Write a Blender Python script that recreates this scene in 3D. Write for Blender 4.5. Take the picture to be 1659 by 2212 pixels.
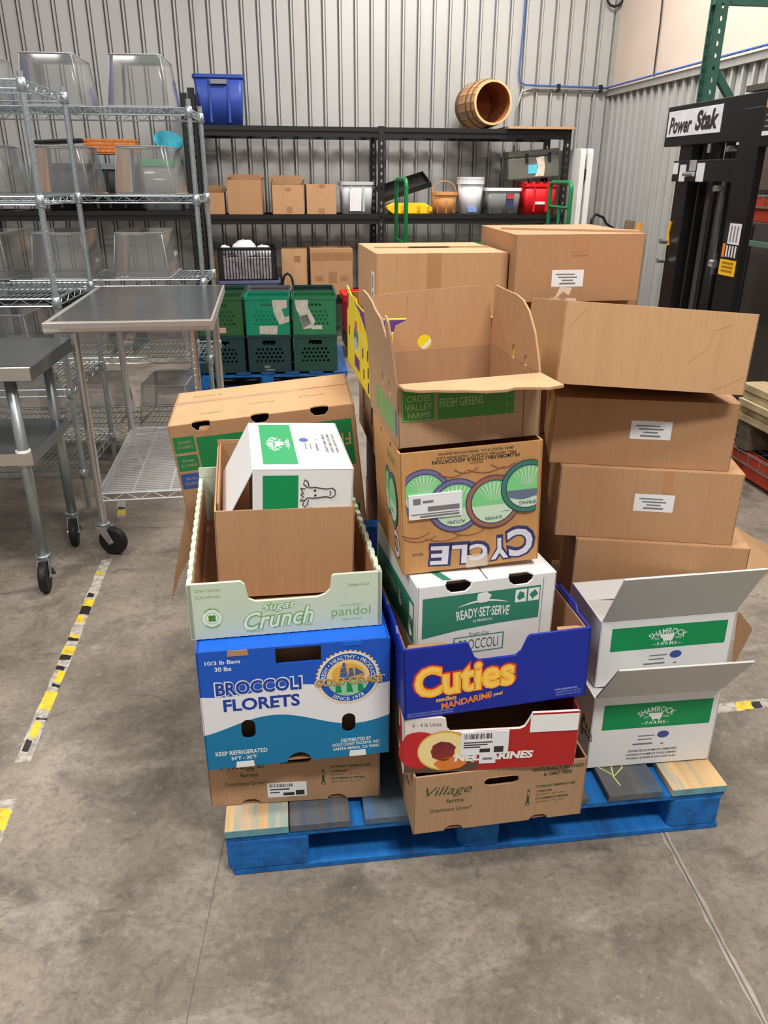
import bpy, math, random
from mathutils import Vector, Matrix
from mathutils.geometry import tessellate_polygon
random.seed(7)
for o in list(bpy.data.objects): bpy.data.objects.remove(o)
sc = bpy.context.scene
COL = sc.collection

# ------------------------------------------------------------------ camera
TH, ROLL, HC, FPX = math.radians(23.44), math.radians(.276), 1.508, 1662.0
cd = bpy.data.cameras.new('camera'); cam = bpy.data.objects.new('camera', cd); COL.objects.link(cam)
fw = Vector((0, math.cos(TH), -math.sin(TH))); up = Vector((0, math.sin(TH), math.cos(TH))); rt = Vector((1, 0, 0))
r2 = rt*math.cos(ROLL)+up*math.sin(ROLL); u2 = -rt*math.sin(ROLL)+up*math.cos(ROLL)
cam.matrix_world = Matrix(((r2.x, u2.x, -fw.x, 0), (r2.y, u2.y, -fw.y, 0), (r2.z, u2.z, -fw.z, HC), (0, 0, 0, 1)))
cd.sensor_fit = 'VERTICAL'; cd.sensor_height = 24.0; cd.lens = 24.0*FPX/2212.0
cd.clip_start = .05; cd.clip_end = 60
sc.camera = cam

# ------------------------------------------------------------------ light
w = bpy.data.worlds.new('world'); sc.world = w; w.use_nodes = True
bg = w.node_tree.nodes['Background']; bg.inputs[0].default_value = (1.0, .98, .955, 1); bg.inputs[1].default_value = .30
def lamp(x, y, z, sx, sy, e, rz=0, col=(1, .965, .92)):
    d = bpy.data.lights.new('ceiling_lamp', 'AREA'); d.shape = 'RECTANGLE'; d.size = sx; d.size_y = sy; d.energy = e; d.color = col
    o = bpy.data.objects.new('ceiling_lamp', d); COL.objects.link(o); o.location = (x, y, z); o.rotation_euler = (0, 0, rz)
lamp(1.3, -.6, 4.6, 1.3, .5, 175)
lamp(-2.2, .4, 4.6, 1.3, .5, 120)
lamp(.9, 3.6, 4.6, 1.3, .5, 105)
lamp(-3.2, 5.0, 4.6, 1.3, .5, 55)
lamp(1.0, 6.4, 4.6, 1.6, .5, 225)
vs = sc.view_settings; vs.view_transform = 'Standard'; vs.look = 'None'; vs.gamma = 1.0; vs.exposure = 0.22
try: vs.use_curve_mapping = False
except Exception: pass

# ------------------------------------------------------------------ materials
def lin(c):
    c = c/255.0
    return c/12.92 if c <= .04045 else ((c+.055)/1.055)**2.4
def rgb(t): return (lin(t[0]), lin(t[1]), lin(t[2]), 1)
MATS = {}
def mat(name, col, rough=.6, metal=0.0, var=.08, scale=12.0, stretch=(1, 1, 1), bump=0.0, bscale=60.0, dirt=None, dirt_amt=.5, dirt_lo=.5, dirt_hi=.62, dscale=6.0, spec=.4, coat=0.0):
    if name in MATS: return MATS[name]
    m = bpy.data.materials.new(name); m.use_nodes = True; nt = m.node_tree; N = nt.nodes; L = nt.links
    b = N['Principled BSDF']; b.inputs['Roughness'].default_value = rough; b.inputs['Metallic'].default_value = metal
    b.inputs['Specular IOR Level'].default_value = spec
    tc = N.new('ShaderNodeTexCoord'); mp = N.new('ShaderNodeMapping'); mp.inputs['Scale'].default_value = stretch
    L.new(tc.outputs['Object'], mp.inputs['Vector'])
    nz = N.new('ShaderNodeTexNoise'); nz.inputs['Scale'].default_value = scale; nz.inputs['Detail'].default_value = 5
    L.new(mp.outputs[0], nz.inputs['Vector'])
    c = rgb(col)
    rp = N.new('ShaderNodeValToRGB')
    rp.color_ramp.elements[0].position = .3; rp.color_ramp.elements[1].position = .7
    rp.color_ramp.elements[0].color = (c[0]*(1-var), c[1]*(1-var), c[2]*(1-var), 1)
    rp.color_ramp.elements[1].color = (min(1, c[0]*(1+var)), min(1, c[1]*(1+var)), min(1, c[2]*(1+var)), 1)
    L.new(nz.outputs[0], rp.inputs[0]); out = rp.outputs[0]
    if dirt:
        n2 = N.new('ShaderNodeTexNoise'); n2.inputs['Scale'].default_value = dscale; n2.inputs['Detail'].default_value = 8; n2.inputs['Roughness'].default_value = .65
        L.new(mp.outputs[0], n2.inputs['Vector'])
        r3 = N.new('ShaderNodeValToRGB'); r3.color_ramp.elements[0].position = dirt_lo; r3.color_ramp.elements[1].position = dirt_hi
        r3.color_ramp.elements[0].color = (0, 0, 0, 1); r3.color_ramp.elements[1].color = (dirt_amt, dirt_amt, dirt_amt, 1)
        L.new(n2.outputs[0], r3.inputs[0])
        mx = N.new('ShaderNodeMix'); mx.data_type = 'RGBA'
        L.new(r3.outputs[0], mx.inputs[0]); L.new(out, mx.inputs[6]); mx.inputs[7].default_value = rgb(dirt); out = mx.outputs[2]
    L.new(out, b.inputs['Base Color'])
    if bump:
        n4 = N.new('ShaderNodeTexNoise'); n4.inputs['Scale'].default_value = bscale; n4.inputs['Detail'].default_value = 3
        L.new(mp.outputs[0], n4.inputs['Vector'])
        bp = N.new('ShaderNodeBump'); bp.inputs['Strength'].default_value = bump; bp.inputs['Distance'].default_value = .004
        L.new(n4.outputs[0], bp.inputs['Height']); L.new(bp.outputs[0], b.inputs['Normal'])
    MATS[name] = m; return m
KR = (180, 139, 102)
def kraft(name, col=KR, var=.045):
    return mat(name, col, .78, var=var, scale=9, stretch=(30, 30, 1.6), bump=.10, bscale=14, dirt=(150, 108, 72), dirt_amt=.28, dirt_lo=.5, dirt_hi=.75, dscale=.5, spec=.25)
CB = kraft('kraft_cardboard'); CB2 = kraft('kraft_cardboard_brown', (172, 131, 95)); CB3 = kraft('kraft_cardboard_pale', (188, 147, 108)); CBI = kraft('kraft_inside', (160, 118, 86))
CBD = kraft('kraft_dull', (172, 136, 104))
def ink(name, col, rough=.55, var=.03): return mat('ink_'+name, col, rough, var=var, scale=20)
WHITE = mat('white_board', (226, 225, 224), .6, var=.02, scale=5); PAPER = mat('paper_label', (226, 227, 230), .5, var=.015)
LV = .00022   # height of one print layer
INK_D = ink('dark', (48, 44, 44)); INK_G = ink('grey', (120, 118, 118)); INK_W = ink('white', (232, 232, 228))
GRN = ink('green', (0, 140, 78)); GRN2 = ink('pine_green', (50, 128, 104)); GRN3 = ink('leaf_green', (62, 124, 46)); GRN4 = ink('dark_green', (40, 72, 44))
BLUEK = ink('royal_blue', (14, 38, 148)); BLK = mat('black_steel', (22, 22, 24), .45, var=.12, scale=8, spec=.4)
BLKP = mat('black_plastic', (20, 20, 22), .5, var=.1)
CHROME = mat('chrome', (205, 207, 210), .22, .95, var=.05); ZINC = mat('zinc_wire', (178, 188, 192), .34, .85, var=.08, scale=30)
GALV = mat('galvanised_pipe', (168, 176, 178), .38, .8, var=.1, scale=14); STEEL = mat('stainless_steel', (150, 151, 152), .24, .95, var=.06, scale=5)
STEELF = mat('stainless_edge', (190, 182, 174), .4, .7, var=.05)
RUBBER = mat('black_rubber', (20, 20, 22), .55, var=.15)

# ------------------------------------------------------------------ mesh helpers
class F:
    def __init__(s, O, u, v, n): s.O, s.u, s.v, s.n = Vector(O), Vector(u), Vector(v), Vector(n)
    def __call__(s, x, y, z=0): return s.O+s.u*x+s.v*y+s.n*z
FZ = F((0, 0, 0), (1, 0, 0), (0, 1, 0), (0, 0, 1))
class MB:
    def __init__(s): s.v, s.f = [], []
    def box(s, x0, x1, y0, y1, z0, z1, fr=FZ):
        k = len(s.v); s.v += [tuple(fr(x, y, z)) for z in (z0, z1) for x, y in ((x0, y0), (x1, y0), (x1, y1), (x0, y1))]
        s.f += [tuple(k+i for i in q) for q in ((3, 2, 1, 0), (4, 5, 6, 7), (0, 1, 5, 4), (1, 2, 6, 5), (2, 3, 7, 6), (3, 0, 4, 7))]; return s
    def frust(s, b, t, z0, z1):
        k = len(s.v); s.v += [(x, y, z0) for x, y in b]+[(x, y, z1) for x, y in t]; n = len(b)
        s.f += [tuple(k+i for i in reversed(range(n))), tuple(k+n+i for i in range(n))]+[(k+i, k+(i+1) % n, k+n+(i+1) % n, k+n+i) for i in range(n)]; return s
    def prism(s, polys, fr, t0, t1):
        if polys and not hasattr(polys[0][0], '__len__'): polys = [polys]
        fl = [pt for pl in polys for pt in pl]
        tri = tessellate_polygon([[Vector((x, y, 0)) for x, y in pl] for pl in polys])
        k = len(s.v); n = len(fl)
        s.v += [tuple(fr(x, y, t0)) for x, y in fl]+[tuple(fr(x, y, t1)) for x, y in fl]
        for a, b, c in tri:
            A, B, C = fl[a], fl[b], fl[c]
            if (B[0]-A[0])*(C[1]-A[1])-(B[1]-A[1])*(C[0]-A[0]) < 0: a, c = c, a
            s.f += [(k+c, k+b, k+a), (k+n+a, k+n+b, k+n+c)]
        i = k
        for pl in polys:
            m = len(pl)
            for j in range(m): s.f.append((i+j, i+(j+1) % m, i+n+(j+1) % m, i+n+j))
            i += m
        return s
    def flat(s, polys, fr, t):
        if polys and not hasattr(polys[0][0], '__len__'): polys = [polys]
        fl = [pt for pl in polys for pt in pl]
        tri = tessellate_polygon([[Vector((x, y, 0)) for x, y in pl] for pl in polys])
        k = len(s.v); s.v += [tuple(fr(x, y, t)) for x, y in fl]
        for a, b, c in tri:
            A, B, C = fl[a], fl[b], fl[c]
            if (B[0]-A[0])*(C[1]-A[1])-(B[1]-A[1])*(C[0]-A[0]) < 0: a, c = c, a
            s.f.append((k+a, k+b, k+c))
        return s
    def ring(s, c, ax, r, n, ph=0):
        ax = Vector(ax).normalized(); a = ax.orthogonal().normalized(); b = ax.cross(a)
        k = len(s.v); s.v += [tuple(Vector(c)+(a*math.cos(6.28318*i/n+ph)+b*math.sin(6.28318*i/n+ph))*r) for i in range(n)]; return k
    def cyl(s, p0, p1, r, n=10, r1=None, cap=True):
        ax = Vector(p1)-Vector(p0); k0 = s.ring(p0, ax, r, n); k1 = s.ring(p1, ax, r if r1 is None else r1, n)
        s.f += [(k0+i, k0+(i+1) % n, k1+(i+1) % n, k1+i) for i in range(n)]
        if cap: s.f += [tuple(k0+i for i in reversed(range(n))), tuple(k1+i for i in range(n))]
        return s
    def lathe(s, prof, O, ax, n=20, cap=True):
        ax = Vector(ax).normalized(); ks = [s.ring(Vector(O)+ax*h, ax, max(r, 1e-4), n) for h, r in prof]
        for a, b in zip(ks, ks[1:]): s.f += [(a+i, a+(i+1) % n, b+(i+1) % n, b+i) for i in range(n)]
        if cap: s.f += [tuple(ks[0]+i for i in reversed(range(n))), tuple(ks[-1]+i for i in range(n))]
        return s
    def tube(s, pts, r, n=7):
        pts = [Vector(q) for q in pts]; ks = []; a = None
        for i, q in enumerate(pts):
            d = (pts[min(i+1, len(pts)-1)]-pts[max(i-1, 0)]).normalized()
            if a is None: a = d.orthogonal().normalized()
            a = (a-d*a.dot(d)).normalized(); b = d.cross(a); k = len(s.v)
            s.v += [tuple(q+(a*math.cos(6.28318*j/n)+b*math.sin(6.28318*j/n))*r) for j in range(n)]; ks.append(k)
        for k0, k1 in zip(ks, ks[1:]): s.f += [(k0+i, k0+(i+1) % n, k1+(i+1) % n, k1+i) for i in range(n)]
        s.f += [tuple(ks[0]+i for i in reversed(range(n))), tuple(ks[-1]+i for i in range(n))]; return s
    def mesh(s, name, m, smooth=False):
        me = bpy.data.meshes.new(name); me.from_pydata(s.v, [], s.f); me.materials.append(m)
        if smooth:
            me.polygons.foreach_set('use_smooth', [len(p.vertices) < 5 for p in me.polygons])
        me.update(); return me
    def build(s, name, m, parent=None, smooth=False, bevel=0):
        o = bpy.data.objects.new(name, s.mesh(name, m, smooth)); COL.objects.link(o)
        if parent is not None: o.parent = parent
        if bevel:
            b = o.modifiers.new('bevel', 'BEVEL'); b.width = bevel; b.segments = 2; b.limit_method = 'ANGLE'
        return o
def tag(o, label, cat, group=None, kind=None):
    if label: o['label'] = label
    if cat: o['category'] = cat
    if group: o['group'] = group
    if kind: o['kind'] = kind
    return o
def thing(name, label, cat, loc=(0, 0, 0), rz=0, group=None):
    o = bpy.data.objects.new(name, None); COL.objects.link(o); o.location = loc; o.rotation_euler = (0, 0, rz); o.empty_display_size = .05
    return tag(o, label, cat, group)
def inst(name, me, parent, loc=(0, 0, 0), rot=(0, 0, 0)):
    o = bpy.data.objects.new(name, me); COL.objects.link(o); o.parent = parent; o.location = loc; o.rotation_euler = rot; return o
def copy_tree(o, parent=None, label=None, loc=None, rz=None):
    c = o.copy(); COL.objects.link(c); c.parent = parent
    for ch in list(o.children): copy_tree(ch, c)
    if label: c['label'] = label
    if loc is not None: c.location = loc
    if rz is not None: c.rotation_euler = (0, 0, rz)
    return c
def struct(o, kind='structure'): o['kind'] = kind; return o
# 2-D shapes
def rect(x0, y0, x1, y1): return [(x0, y0), (x1, y0), (x1, y1), (x0, y1)]
def oval(cx, cy, rx, ry=None, n=20, a0=0, a1=360):
    ry = rx if ry is None else ry; full = (a1-a0) >= 360; m = n if full else n+1
    return [(cx+rx*math.cos(math.radians(a0+(a1-a0)*i/n)), cy+ry*math.sin(math.radians(a0+(a1-a0)*i/n))) for i in range(m)]
def slot(cx, cy, ww, hh, n=8):
    if ww >= hh:
        r = hh/2; d = ww/2-r; return [(x+d, y) for x, y in oval(cx, cy, r, r, n, -90, 90)]+[(x-d, y) for x, y in oval(cx, cy, r, r, n, 90, 270)]
    r = ww/2; d = hh/2-r; return [(x, y+d) for x, y in oval(cx, cy, r, r, n, 0, 180)]+[(x, y-d) for x, y in oval(cx, cy, r, r, n, 180, 360)]
def ringp(cx, cy, r0, r1, n=32): return [oval(cx, cy, r1, r1, n), list(reversed(oval(cx, cy, r0, r0, n)))]
def blob(cx, cy, rx, ry, n=14, j=.15): return [(cx+rx*math.cos(6.2832*i/n)*(1+random.uniform(-j, j)), cy+ry*math.sin(6.2832*i/n)*(1+random.uniform(-j, j))) for i in range(n)]
# lettering
TX = {}
def text_raw(s, bold=0.0, shear=0.0, space=1.0):
    k = (s, bold, shear, space)
    if k not in TX:
        cu = bpy.data.curves.new('t', 'FONT'); cu.body = s; cu.size = 1; cu.offset = bold; cu.shear = shear; cu.space_character = space; cu.resolution_u = 3; cu.fill_mode = 'FRONT'
        ob = bpy.data.objects.new('t', cu); me = ob.to_mesh()
        vs_ = [(v.co.x, v.co.y) for v in me.vertices]; fs = [tuple(p.vertices) for p in me.polygons]
        ob.to_mesh_clear(); bpy.data.objects.remove(ob); bpy.data.curves.remove(cu); TX[k] = (vs_, fs)
    return TX[k]
def put_text(mb, fr, s, cx, cy, ww, hh, t, bold=0.0, shear=0.0, rot=0.0, arc=0.0, slope=0.0, space=1.0, flip=False):
    V, Fs = text_raw(s, bold, shear, space)
    if not V: return mb
    x0 = min(a for a, b in V); x1 = max(a for a, b in V); y0 = min(b for a, b in V); y1 = max(b for a, b in V)
    ww = ww or hh*(x1-x0)/(y1-y0)
    ca, sa = math.cos(math.radians(rot)), math.sin(math.radians(rot)); k = len(mb.v)
    for a, b in V:
        x = ((a-x0)/(x1-x0)-.5)*ww; y = ((b-y0)/(y1-y0)-.5)*hh
        if arc:
            R = abs(arc); th = x/R; rr = R+y if arc > 0 else R-y
            x = rr*math.sin(th); y = (rr*math.cos(th)-R) if arc > 0 else (R-rr*math.cos(th))
        y += slope*x
        mb.v.append(tuple(fr(cx+x*ca-y*sa, cy+x*sa+y*ca, t)))
    mb.f += [tuple(k+i for i in f) for f in Fs]; return mb

# ------------------------------------------------------------------ cartons
class Carton:
    def __init__(s, name, label, q, group=None, cat='box'):
        s.w, s.d, s.h = q['w'], q['d'], q['h']; w, d, h = s.w, s.d, s.h
        M = Matrix.Translation((q['x'], q['y'], q['z'])) @ Matrix.Rotation(q.get('yaw', 0), 4, 'Z') @ Matrix.Rotation(q.get('pitch', 0), 4, 'X') @ Matrix.Rotation(q.get('roll', 0), 4, 'Y')
        s.o = thing(name, label, cat, M.translation, 0, group); s.o.rotation_euler = M.to_euler(); s.M = M
        s.fr = dict(front=F((0, 0, 0), (1, 0, 0), (0, 0, 1), (0, -1, 0)), back=F((w, d, 0), (-1, 0, 0), (0, 0, 1), (0, 1, 0)),
                    left=F((0, d, 0), (0, -1, 0), (0, 0, 1), (-1, 0, 0)), right=F((w, 0, 0), (0, 1, 0), (0, 0, 1), (1, 0, 0)),
                    top=F((0, 0, h), (1, 0, 0), (0, 1, 0), (0, 0, 1)), bottom=F((0, d, 0), (1, 0, 0), (0, -1, 0), (0, 0, -1)))
        s.lv = {}
    def f(s, k): return s.fr[k] if isinstance(k, str) else k
    def size(s, k): return {'front': (s.w, s.h), 'back': (s.w, s.h), 'left': (s.d, s.h), 'right': (s.d, s.h), 'top': (s.w, s.d), 'bottom': (s.w, s.d)}[k]
    def panel(s, k, m, polys=None, holes=(), t=.0045, name=None, bevel=.0012):
        if polys is None: a, b = s.size(k); polys = rect(0, 0, a, b)
        o = MB().prism([polys]+[list(h) for h in holes], s.f(k), -t, 0).build(name or (k+'_panel'), m, s.o, bevel=bevel)
        return o
    def shell(s, m, top=True, inside=None, skip=(), bottom=True):
        for k in ('front', 'back', 'left', 'right'):
            if k not in skip: s.panel(k, m)
        e = .0046; a, b = s.w, s.d
        if bottom: s.panel('bottom', inside or m, rect(e, e, a-e, b-e))
        if top and 'top' not in skip:
            s.panel('top', m, rect(e, e, a-e, b/2-.0015), name='top_flap'); s.panel('top', m, rect(e, b/2+.0015, a-e, b-e), name='top_flap')
            MB().box(e, a-e, e, b-e, -.012, -.006, s.fr['top']).build('inner_flap', m, s.o)
    def prt(s, k, polys, m, lv=1, name='printed_patch'):
        return MB().flat(polys, s.f(k), LV*lv).build(name, m, s.o)
    def multi(s, k, items, m, lv=1, name='printed_patch'):
        mb = MB()
        for it in items: mb.flat(it, s.f(k), LV*lv)
        return mb.build(name, m, s.o)
    def txt(s, k, items, m, lv=2, name='printed_lettering'):
        for it in items:
            it = dict(it); mb = MB(); put_text(mb, s.f(k), it.pop('s'), it.pop('x'), it.pop('y'), it.pop('w', None), it.pop('h'), LV*lv, **it)
            mb.build(name, m, s.o)
    def label(s, k, x0, y0, ww, hh, lines=(), lv=1, bars=True, rot=False):
        o = MB().prism(rect(x0, y0, x0+ww, y0+hh), s.f(k), 0, LV*lv).build('paper_label', PAPER, s.o)
        mb = MB()
        if bars:
            x = x0+ww*.06
            while x < x0+ww*.62:
                b = random.choice((.0008, .0014, .0022)); mb.flat(rect(x, y0+hh*.7, x+b, y0+hh*.92), s.f(k), LV*lv+.0003); x += b+random.choice((.0008, .0016, .0024))
        for x, y, ln, th in lines: mb.flat(rect(x0+ww*x, y0+hh*y, x0+ww*(x+ln), y0+hh*(y+th)), s.f(k), LV*lv+.0003)
        if mb.f: mb.build('label_print', INK_G if not bars else INK_D, o)
        return o
    def flap(s, k, hinge, out, ang, m, name='flap', t=.0045, holes=(), poly=None):
        """flap hinged on the top edge of side k; ang 0 = straight up, 90 = flat outward"""
        fr = s.f(k); a = math.radians(ang); vv = fr.v*math.cos(a)+fr.n*math.sin(a); nn = fr.n*math.cos(a)-fr.v*math.sin(a)
        ff = F(fr(0, s.h, 0), fr.u, vv, nn)
        poly = poly or rect(hinge[0], .001, hinge[1], out)
        MB().prism([poly]+[list(h) for h in holes], ff, -t, 0).build(name, m, s.o, bevel=.001)
        return ff
def ragged(x0, x1, y, amp, n):  # ragged torn edge from x1 back to x0
    return [(x1+(x0-x1)*i/n, y+random.uniform(-amp, amp)) for i in range(n+1)]
# ------------------------------------------------------------------ the room
RY = .14; RC, RS = math.cos(RY), math.sin(RY)
def room(a, b, z=0): return Vector((-.02+a*RC-b*RS, 8.0+a*RS+b*RC, z))
def concrete():
    m = bpy.data.materials.new('concrete_floor'); m.use_nodes = True; nt = m.node_tree; N = nt.nodes; L = nt.links; b = N['Principled BSDF']
    tc = N.new('ShaderNodeTexCoord')
    def noise(sc_, det, rough=.6, dist=0, st=(1, 1, 1)):
        mp = N.new('ShaderNodeMapping'); mp.inputs['Scale'].default_value = st; mp.inputs['Location'].default_value = (random.random()*9, random.random()*9, 0)
        L.new(tc.outputs['Object'], mp.inputs[0]); n = N.new('ShaderNodeTexNoise'); n.inputs['Scale'].default_value = sc_; n.inputs['Detail'].default_value = det; n.inputs['Roughness'].default_value = rough; n.inputs['Distortion'].default_value = dist
        L.new(mp.outputs[0], n.inputs['Vector']); return n.outputs[0]
    def ramp(src, p0, c0, p1, c1):
        r = N.new('ShaderNodeValToRGB'); r.color_ramp.elements[0].position = p0; r.color_ramp.elements[1].position = p1
        r.color_ramp.elements[0].color = c0; r.color_ramp.elements[1].color = c1; L.new(src, r.inputs[0]); return r.outputs[0]
    def mix(f, a, c2):
        x = N.new('ShaderNodeMix'); x.data_type = 'RGBA'; L.new(f, x.inputs[0]); L.new(a, x.inputs[6])
        if hasattr(c2, 'links') or hasattr(c2, 'node'): L.new(c2, x.inputs[7])
        else: x.inputs[7].default_value = c2
        return x.outputs[2]
    g = lambda v: (v, v, v, 1)
    base = ramp(noise(1.6, 6, .65), .32, rgb((112, 102, 90)), .68, rgb((150, 139, 125)))
    c = mix(ramp(noise(3.4, 12, .74, .5), .47, g(0), .64, g(.8)), base, rgb((84, 77, 70)))       # dark scuffs
    c = mix(ramp(noise(2.2, 8, .7, .8, (1, 1.6, 1)), .54, g(0), .66, g(.6)), c, rgb((168, 158, 146)))  # pale worn patches
    c = mix(ramp(noise(48, 8, .85), .47, g(0), .66, g(.7)), c, rgb((88, 81, 74)))                   # grain
    c = mix(ramp(noise(9, 9, .75, 1.2, (1, 1.8, 1)), .56, g(0), .70, g(.7)), c, rgb((74, 68, 63)))     # streaks
    c = mix(ramp(noise(34, 7, .8, .3), .55, g(0), .7, g(.5)), c, rgb((170, 160, 148)))            # pale specks
    L.new(c, b.inputs['Base Color']); b.inputs['Specular IOR Level'].default_value = .4
    rr = ramp(noise(3, 6), .3, g(.5), .7, g(.72)); L.new(rr, b.inputs['Roughness'])
    bp = N.new('ShaderNodeBump'); bp.inputs['Strength'].default_value = .12; bp.inputs['Distance'].default_value = .004; L.new(noise(45, 6), bp.inputs['Height']); L.new(bp.outputs[0], b.inputs['Normal'])
    return m
MB().box(-7, 7, -3.5, 12, -.1, 0).build('floor', concrete())
fl = bpy.data.objects['floor']; struct(fl)
JD = mat('joint_filler', (104, 98, 92), .8, var=.2, scale=30); JP = mat('joint_edge', (156, 147, 136), .8, var=.15, scale=40)
def joint(p0, p1, ww, rag=.0):
    p0, p1 = Vector(p0), Vector(p1); d = (p1-p0).normalized(); n = Vector((-d.y, d.x, 0)); ln = (p1-p0).length
    fr = F(p0, d, n, (0, 0, 1)); k = 40
    MB().flat(rect(0, -ww, ln, ww), fr, .0006).build('floor_joint', JD, fl)
    mb = MB()
    for sgn in (-1, 1):
        e = [(ln*i/k, sgn*(ww+random.uniform(0, rag))) for i in range(k+1)]
        inn = [(ln*i/k, sgn*ww*.55) for i in range(k+1)]
        mb.flat(e+list(reversed(inn)), fr, .0009)
    mb.build('joint_edge', JP, fl)
joint((.70, 1.55, 0), (.80, .30, 0), .0045, .008)
joint((-4, 3.14, 0), (-.4, 3.32, 0), .002, .002)
MB().flat(rect(0, -.0009, 1.6, .0009), F((-.41, 2.0, 0), (.03, -1, 0), (1, .03, 0), (0, 0, 1)), .0006).build('floor_crack', JD, fl)
# back wall: ribbed metal sheets, each rib a narrow raised fold between grooves added to shade as dark lines
WALL = mat('grey_wall_sheet', (172, 171, 168), .45, .25, var=.05, scale=2.0, stretch=(1, 1, .25), dirt=(150, 140, 122), dirt_amt=.35, dirt_lo=.58, dirt_hi=.75, dscale=3)
def ribbed(a0, a1, z0, z1, fr, per, name, m, gw=.044, gd=.042):
    mb = MB(); pts = []; a = a0
    while a < a1-1e-6:
        e = min(a+per, a1)
        q = a+per-gw; g2 = gw*.36; g3 = gw*.2
        pts += [(min(x_, e), d_) for x_, d_ in ((a, 0), (q-.001, 0), (q, -.035), (q+g2, -.035), (q+g2+.002, gd*.5), (q+gw-g3-.002, gd*.5), (q+gw-g3, -.022), (q+gw-.001, -.022))]; a += per
    pts.append((a1, 0)); n = len(pts)
    mb.v = [tuple(fr(x, z0, d)) for x, d in pts]+[tuple(fr(x, z1, d)) for x, d in pts]
    mb.f = [(i, i+1, n+i+1, n+i) for i in range(n-1)]
    o = mb.build(name, m); return o
WB = .75; WA = 2.49
fb = F(room(0, WB), (RC, RS, 0), (0, 0, 1), (RS, -RC, 0))
struct(ribbed(-6.2, WA, 0, 4.7, fb, .155, 'wall_back', WALL))
fr_ = F(room(WA, WB), (RS, -RC, 0), (0, 0, 1), (-RC, -RS, 0))
struct(ribbed(0, 7.5, 0, 2.33, fr_, .15, 'wall_right', WALL, .07, .06))
DRY = mat('beige_drywall', (194, 177, 163), .8, var=.04, scale=3, dirt=(168, 146, 130), dirt_amt=.3, dirt_lo=.62, dirt_hi=.75, dscale=2)
struct(MB().box(0, 7.5, 2.33, 4.7, -.08, .0, fr_).build('wall_right_upper', DRY))
TRM = mat('grey_trim', (150, 148, 142), .6, .2)
struct(MB().box(0, 7.5, 2.3, 2.36, 0, .05, fr_).build('trim_1', TRM))
struct(MB().box(-.03, .03, 0, 4.7, 0, .03, fr_).build('trim_2', TRM))
CBL = mat('blue_cable', (60, 92, 160), .5); CGR = mat('grey_conduit', (150, 150, 146), .4, .5)
o = thing('network_cable', 'blue cable running down the ribbed wall and along the right wall', 'cable')
MB().tube([fb(1.50, 4.6, .05), fb(1.49, 2.9, .05), fb(1.475, 2.5, .05), fb(1.49, 2.41, .05), fb(1.56, 2.385, .05), fb(2.0, 2.38, .05), fb(2.44, 2.375, .05), fr_(.06, 2.375, .07), fr_(1.5, 2.38, .07), fr_(5, 2.38, .07)], .009, 6).build('cable', CBL, o)
MB().tube([fb(1.47, 1.7, .05), fb(1.48, 2.2, .05), fb(1.52, 2.33, .05), fb(1.62, 2.36, .05), fb(2.44, 2.355, .05)], .012, 6).build('conduit', CGR, o)
for a in (1.9, 2.35): MB().box(a-.015, a+.015, 2.33, 2.4, .03, .075, fb).build('cable_clip', BLK, o)
tag(MB().tube([fb(2.32+.085+.085*math.cos(t/12*6.2832), 3.17+.085*math.sin(t/12*6.2832), .06) for t in range(13)], .012, 6).build('hose_coil', RUBBER), 'loop of black hose hung on the ribbed wall near the corner', 'hose')
tag(MB().tube([fr_(.98, 4.6, .02), fr_(.97, 3.2, .02), fr_(1.0, 2.8, .02), fr_(1.0, 2.38, .02)], .007, 5).build('wall_wire', RUBBER), 'thin black wire hanging down the beige upper wall', 'wire')

# ------------------------------------------------------------------ floor marking tape
TY = mat('tape_yellow', (222, 190, 48), .5, var=.12, scale=25, dirt=(140, 120, 60), dirt_amt=.5, dscale=30); TB = mat('tape_black', (34, 32, 30), .5, var=.2, scale=30)
TR = mat('tape_residue', (176, 170, 160), .8, var=.16, scale=50, dirt=(128, 120, 108), dirt_amt=.8, dirt_lo=.45, dirt_hi=.6, dscale=40)
def tape(label, p0, p1, ww, segs):
    p0, p1 = Vector(p0), Vector(p1); d = (p1-p0).normalized(); n = Vector((-d.y, d.x, 0)); ln = (p1-p0).length; fr = F(p0, d, n, (0, 0, 1))
    t = thing('floor_tape', label, 'floor tape')
    k = 26; e = [(ln*i/k, -ww+random.uniform(-.002, .004)) for i in range(k+1)]+[(ln*(k-i)/k, ww+random.uniform(-.004, .002)) for i in range(k+1)]
    MB().prism(e, fr, .0002, .0007).build('tape_residue', TR, t)
    for s0, s1, lo, hi, c in segs:
        sk = ww*.8; j = lambda q: q+random.uniform(-.004, .004)
        pl = [(j(s0), lo*ww), (j(s0+(s1-s0)*.5), lo*ww), (j(s1), lo*ww), (j(s1+sk*.3), (lo+hi)/2*ww), (j(s1+sk*.7), hi*ww), (j(s0+(s1-s0)*.5+sk*.5), hi*ww), (j(s0+sk*.6), hi*ww), (j(s0+sk*.2), (lo+hi)/2*ww)]
        MB().prism(pl, fr, .0003, .0012).build('yellow_patch' if c == 'y' else 'black_patch', TY if c == 'y' else TB, t)
sg = [(.04, .09, -.2, .7, 'b'), (.10, .17, -.5, .6, 'y'), (.18, .19, -1, .6, 'b'), (.23, .32, -1, .9, 'y'), (.345, .36, -.9, .4, 'b'), (.37, .43, -.9, .3, 'y'), (.44, .46, -.5, .9, 'b'), (.50, .53, -.8, 1, 'b'), (.53, .58, -1, 1, 'y'), (.62, .635, -.9, .9, 'b'), (.64, .66, -.8, .8, 'y'), (.74, .79, -.3, .9, 'y'), (.80, .86, -.9, .9, 'b'), (.865, .91, -.9, .9, 'y'), (.93, .96, -.4, .8, 'b'), (1.12, 1.15, -.3, .9, 'y')]
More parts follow.
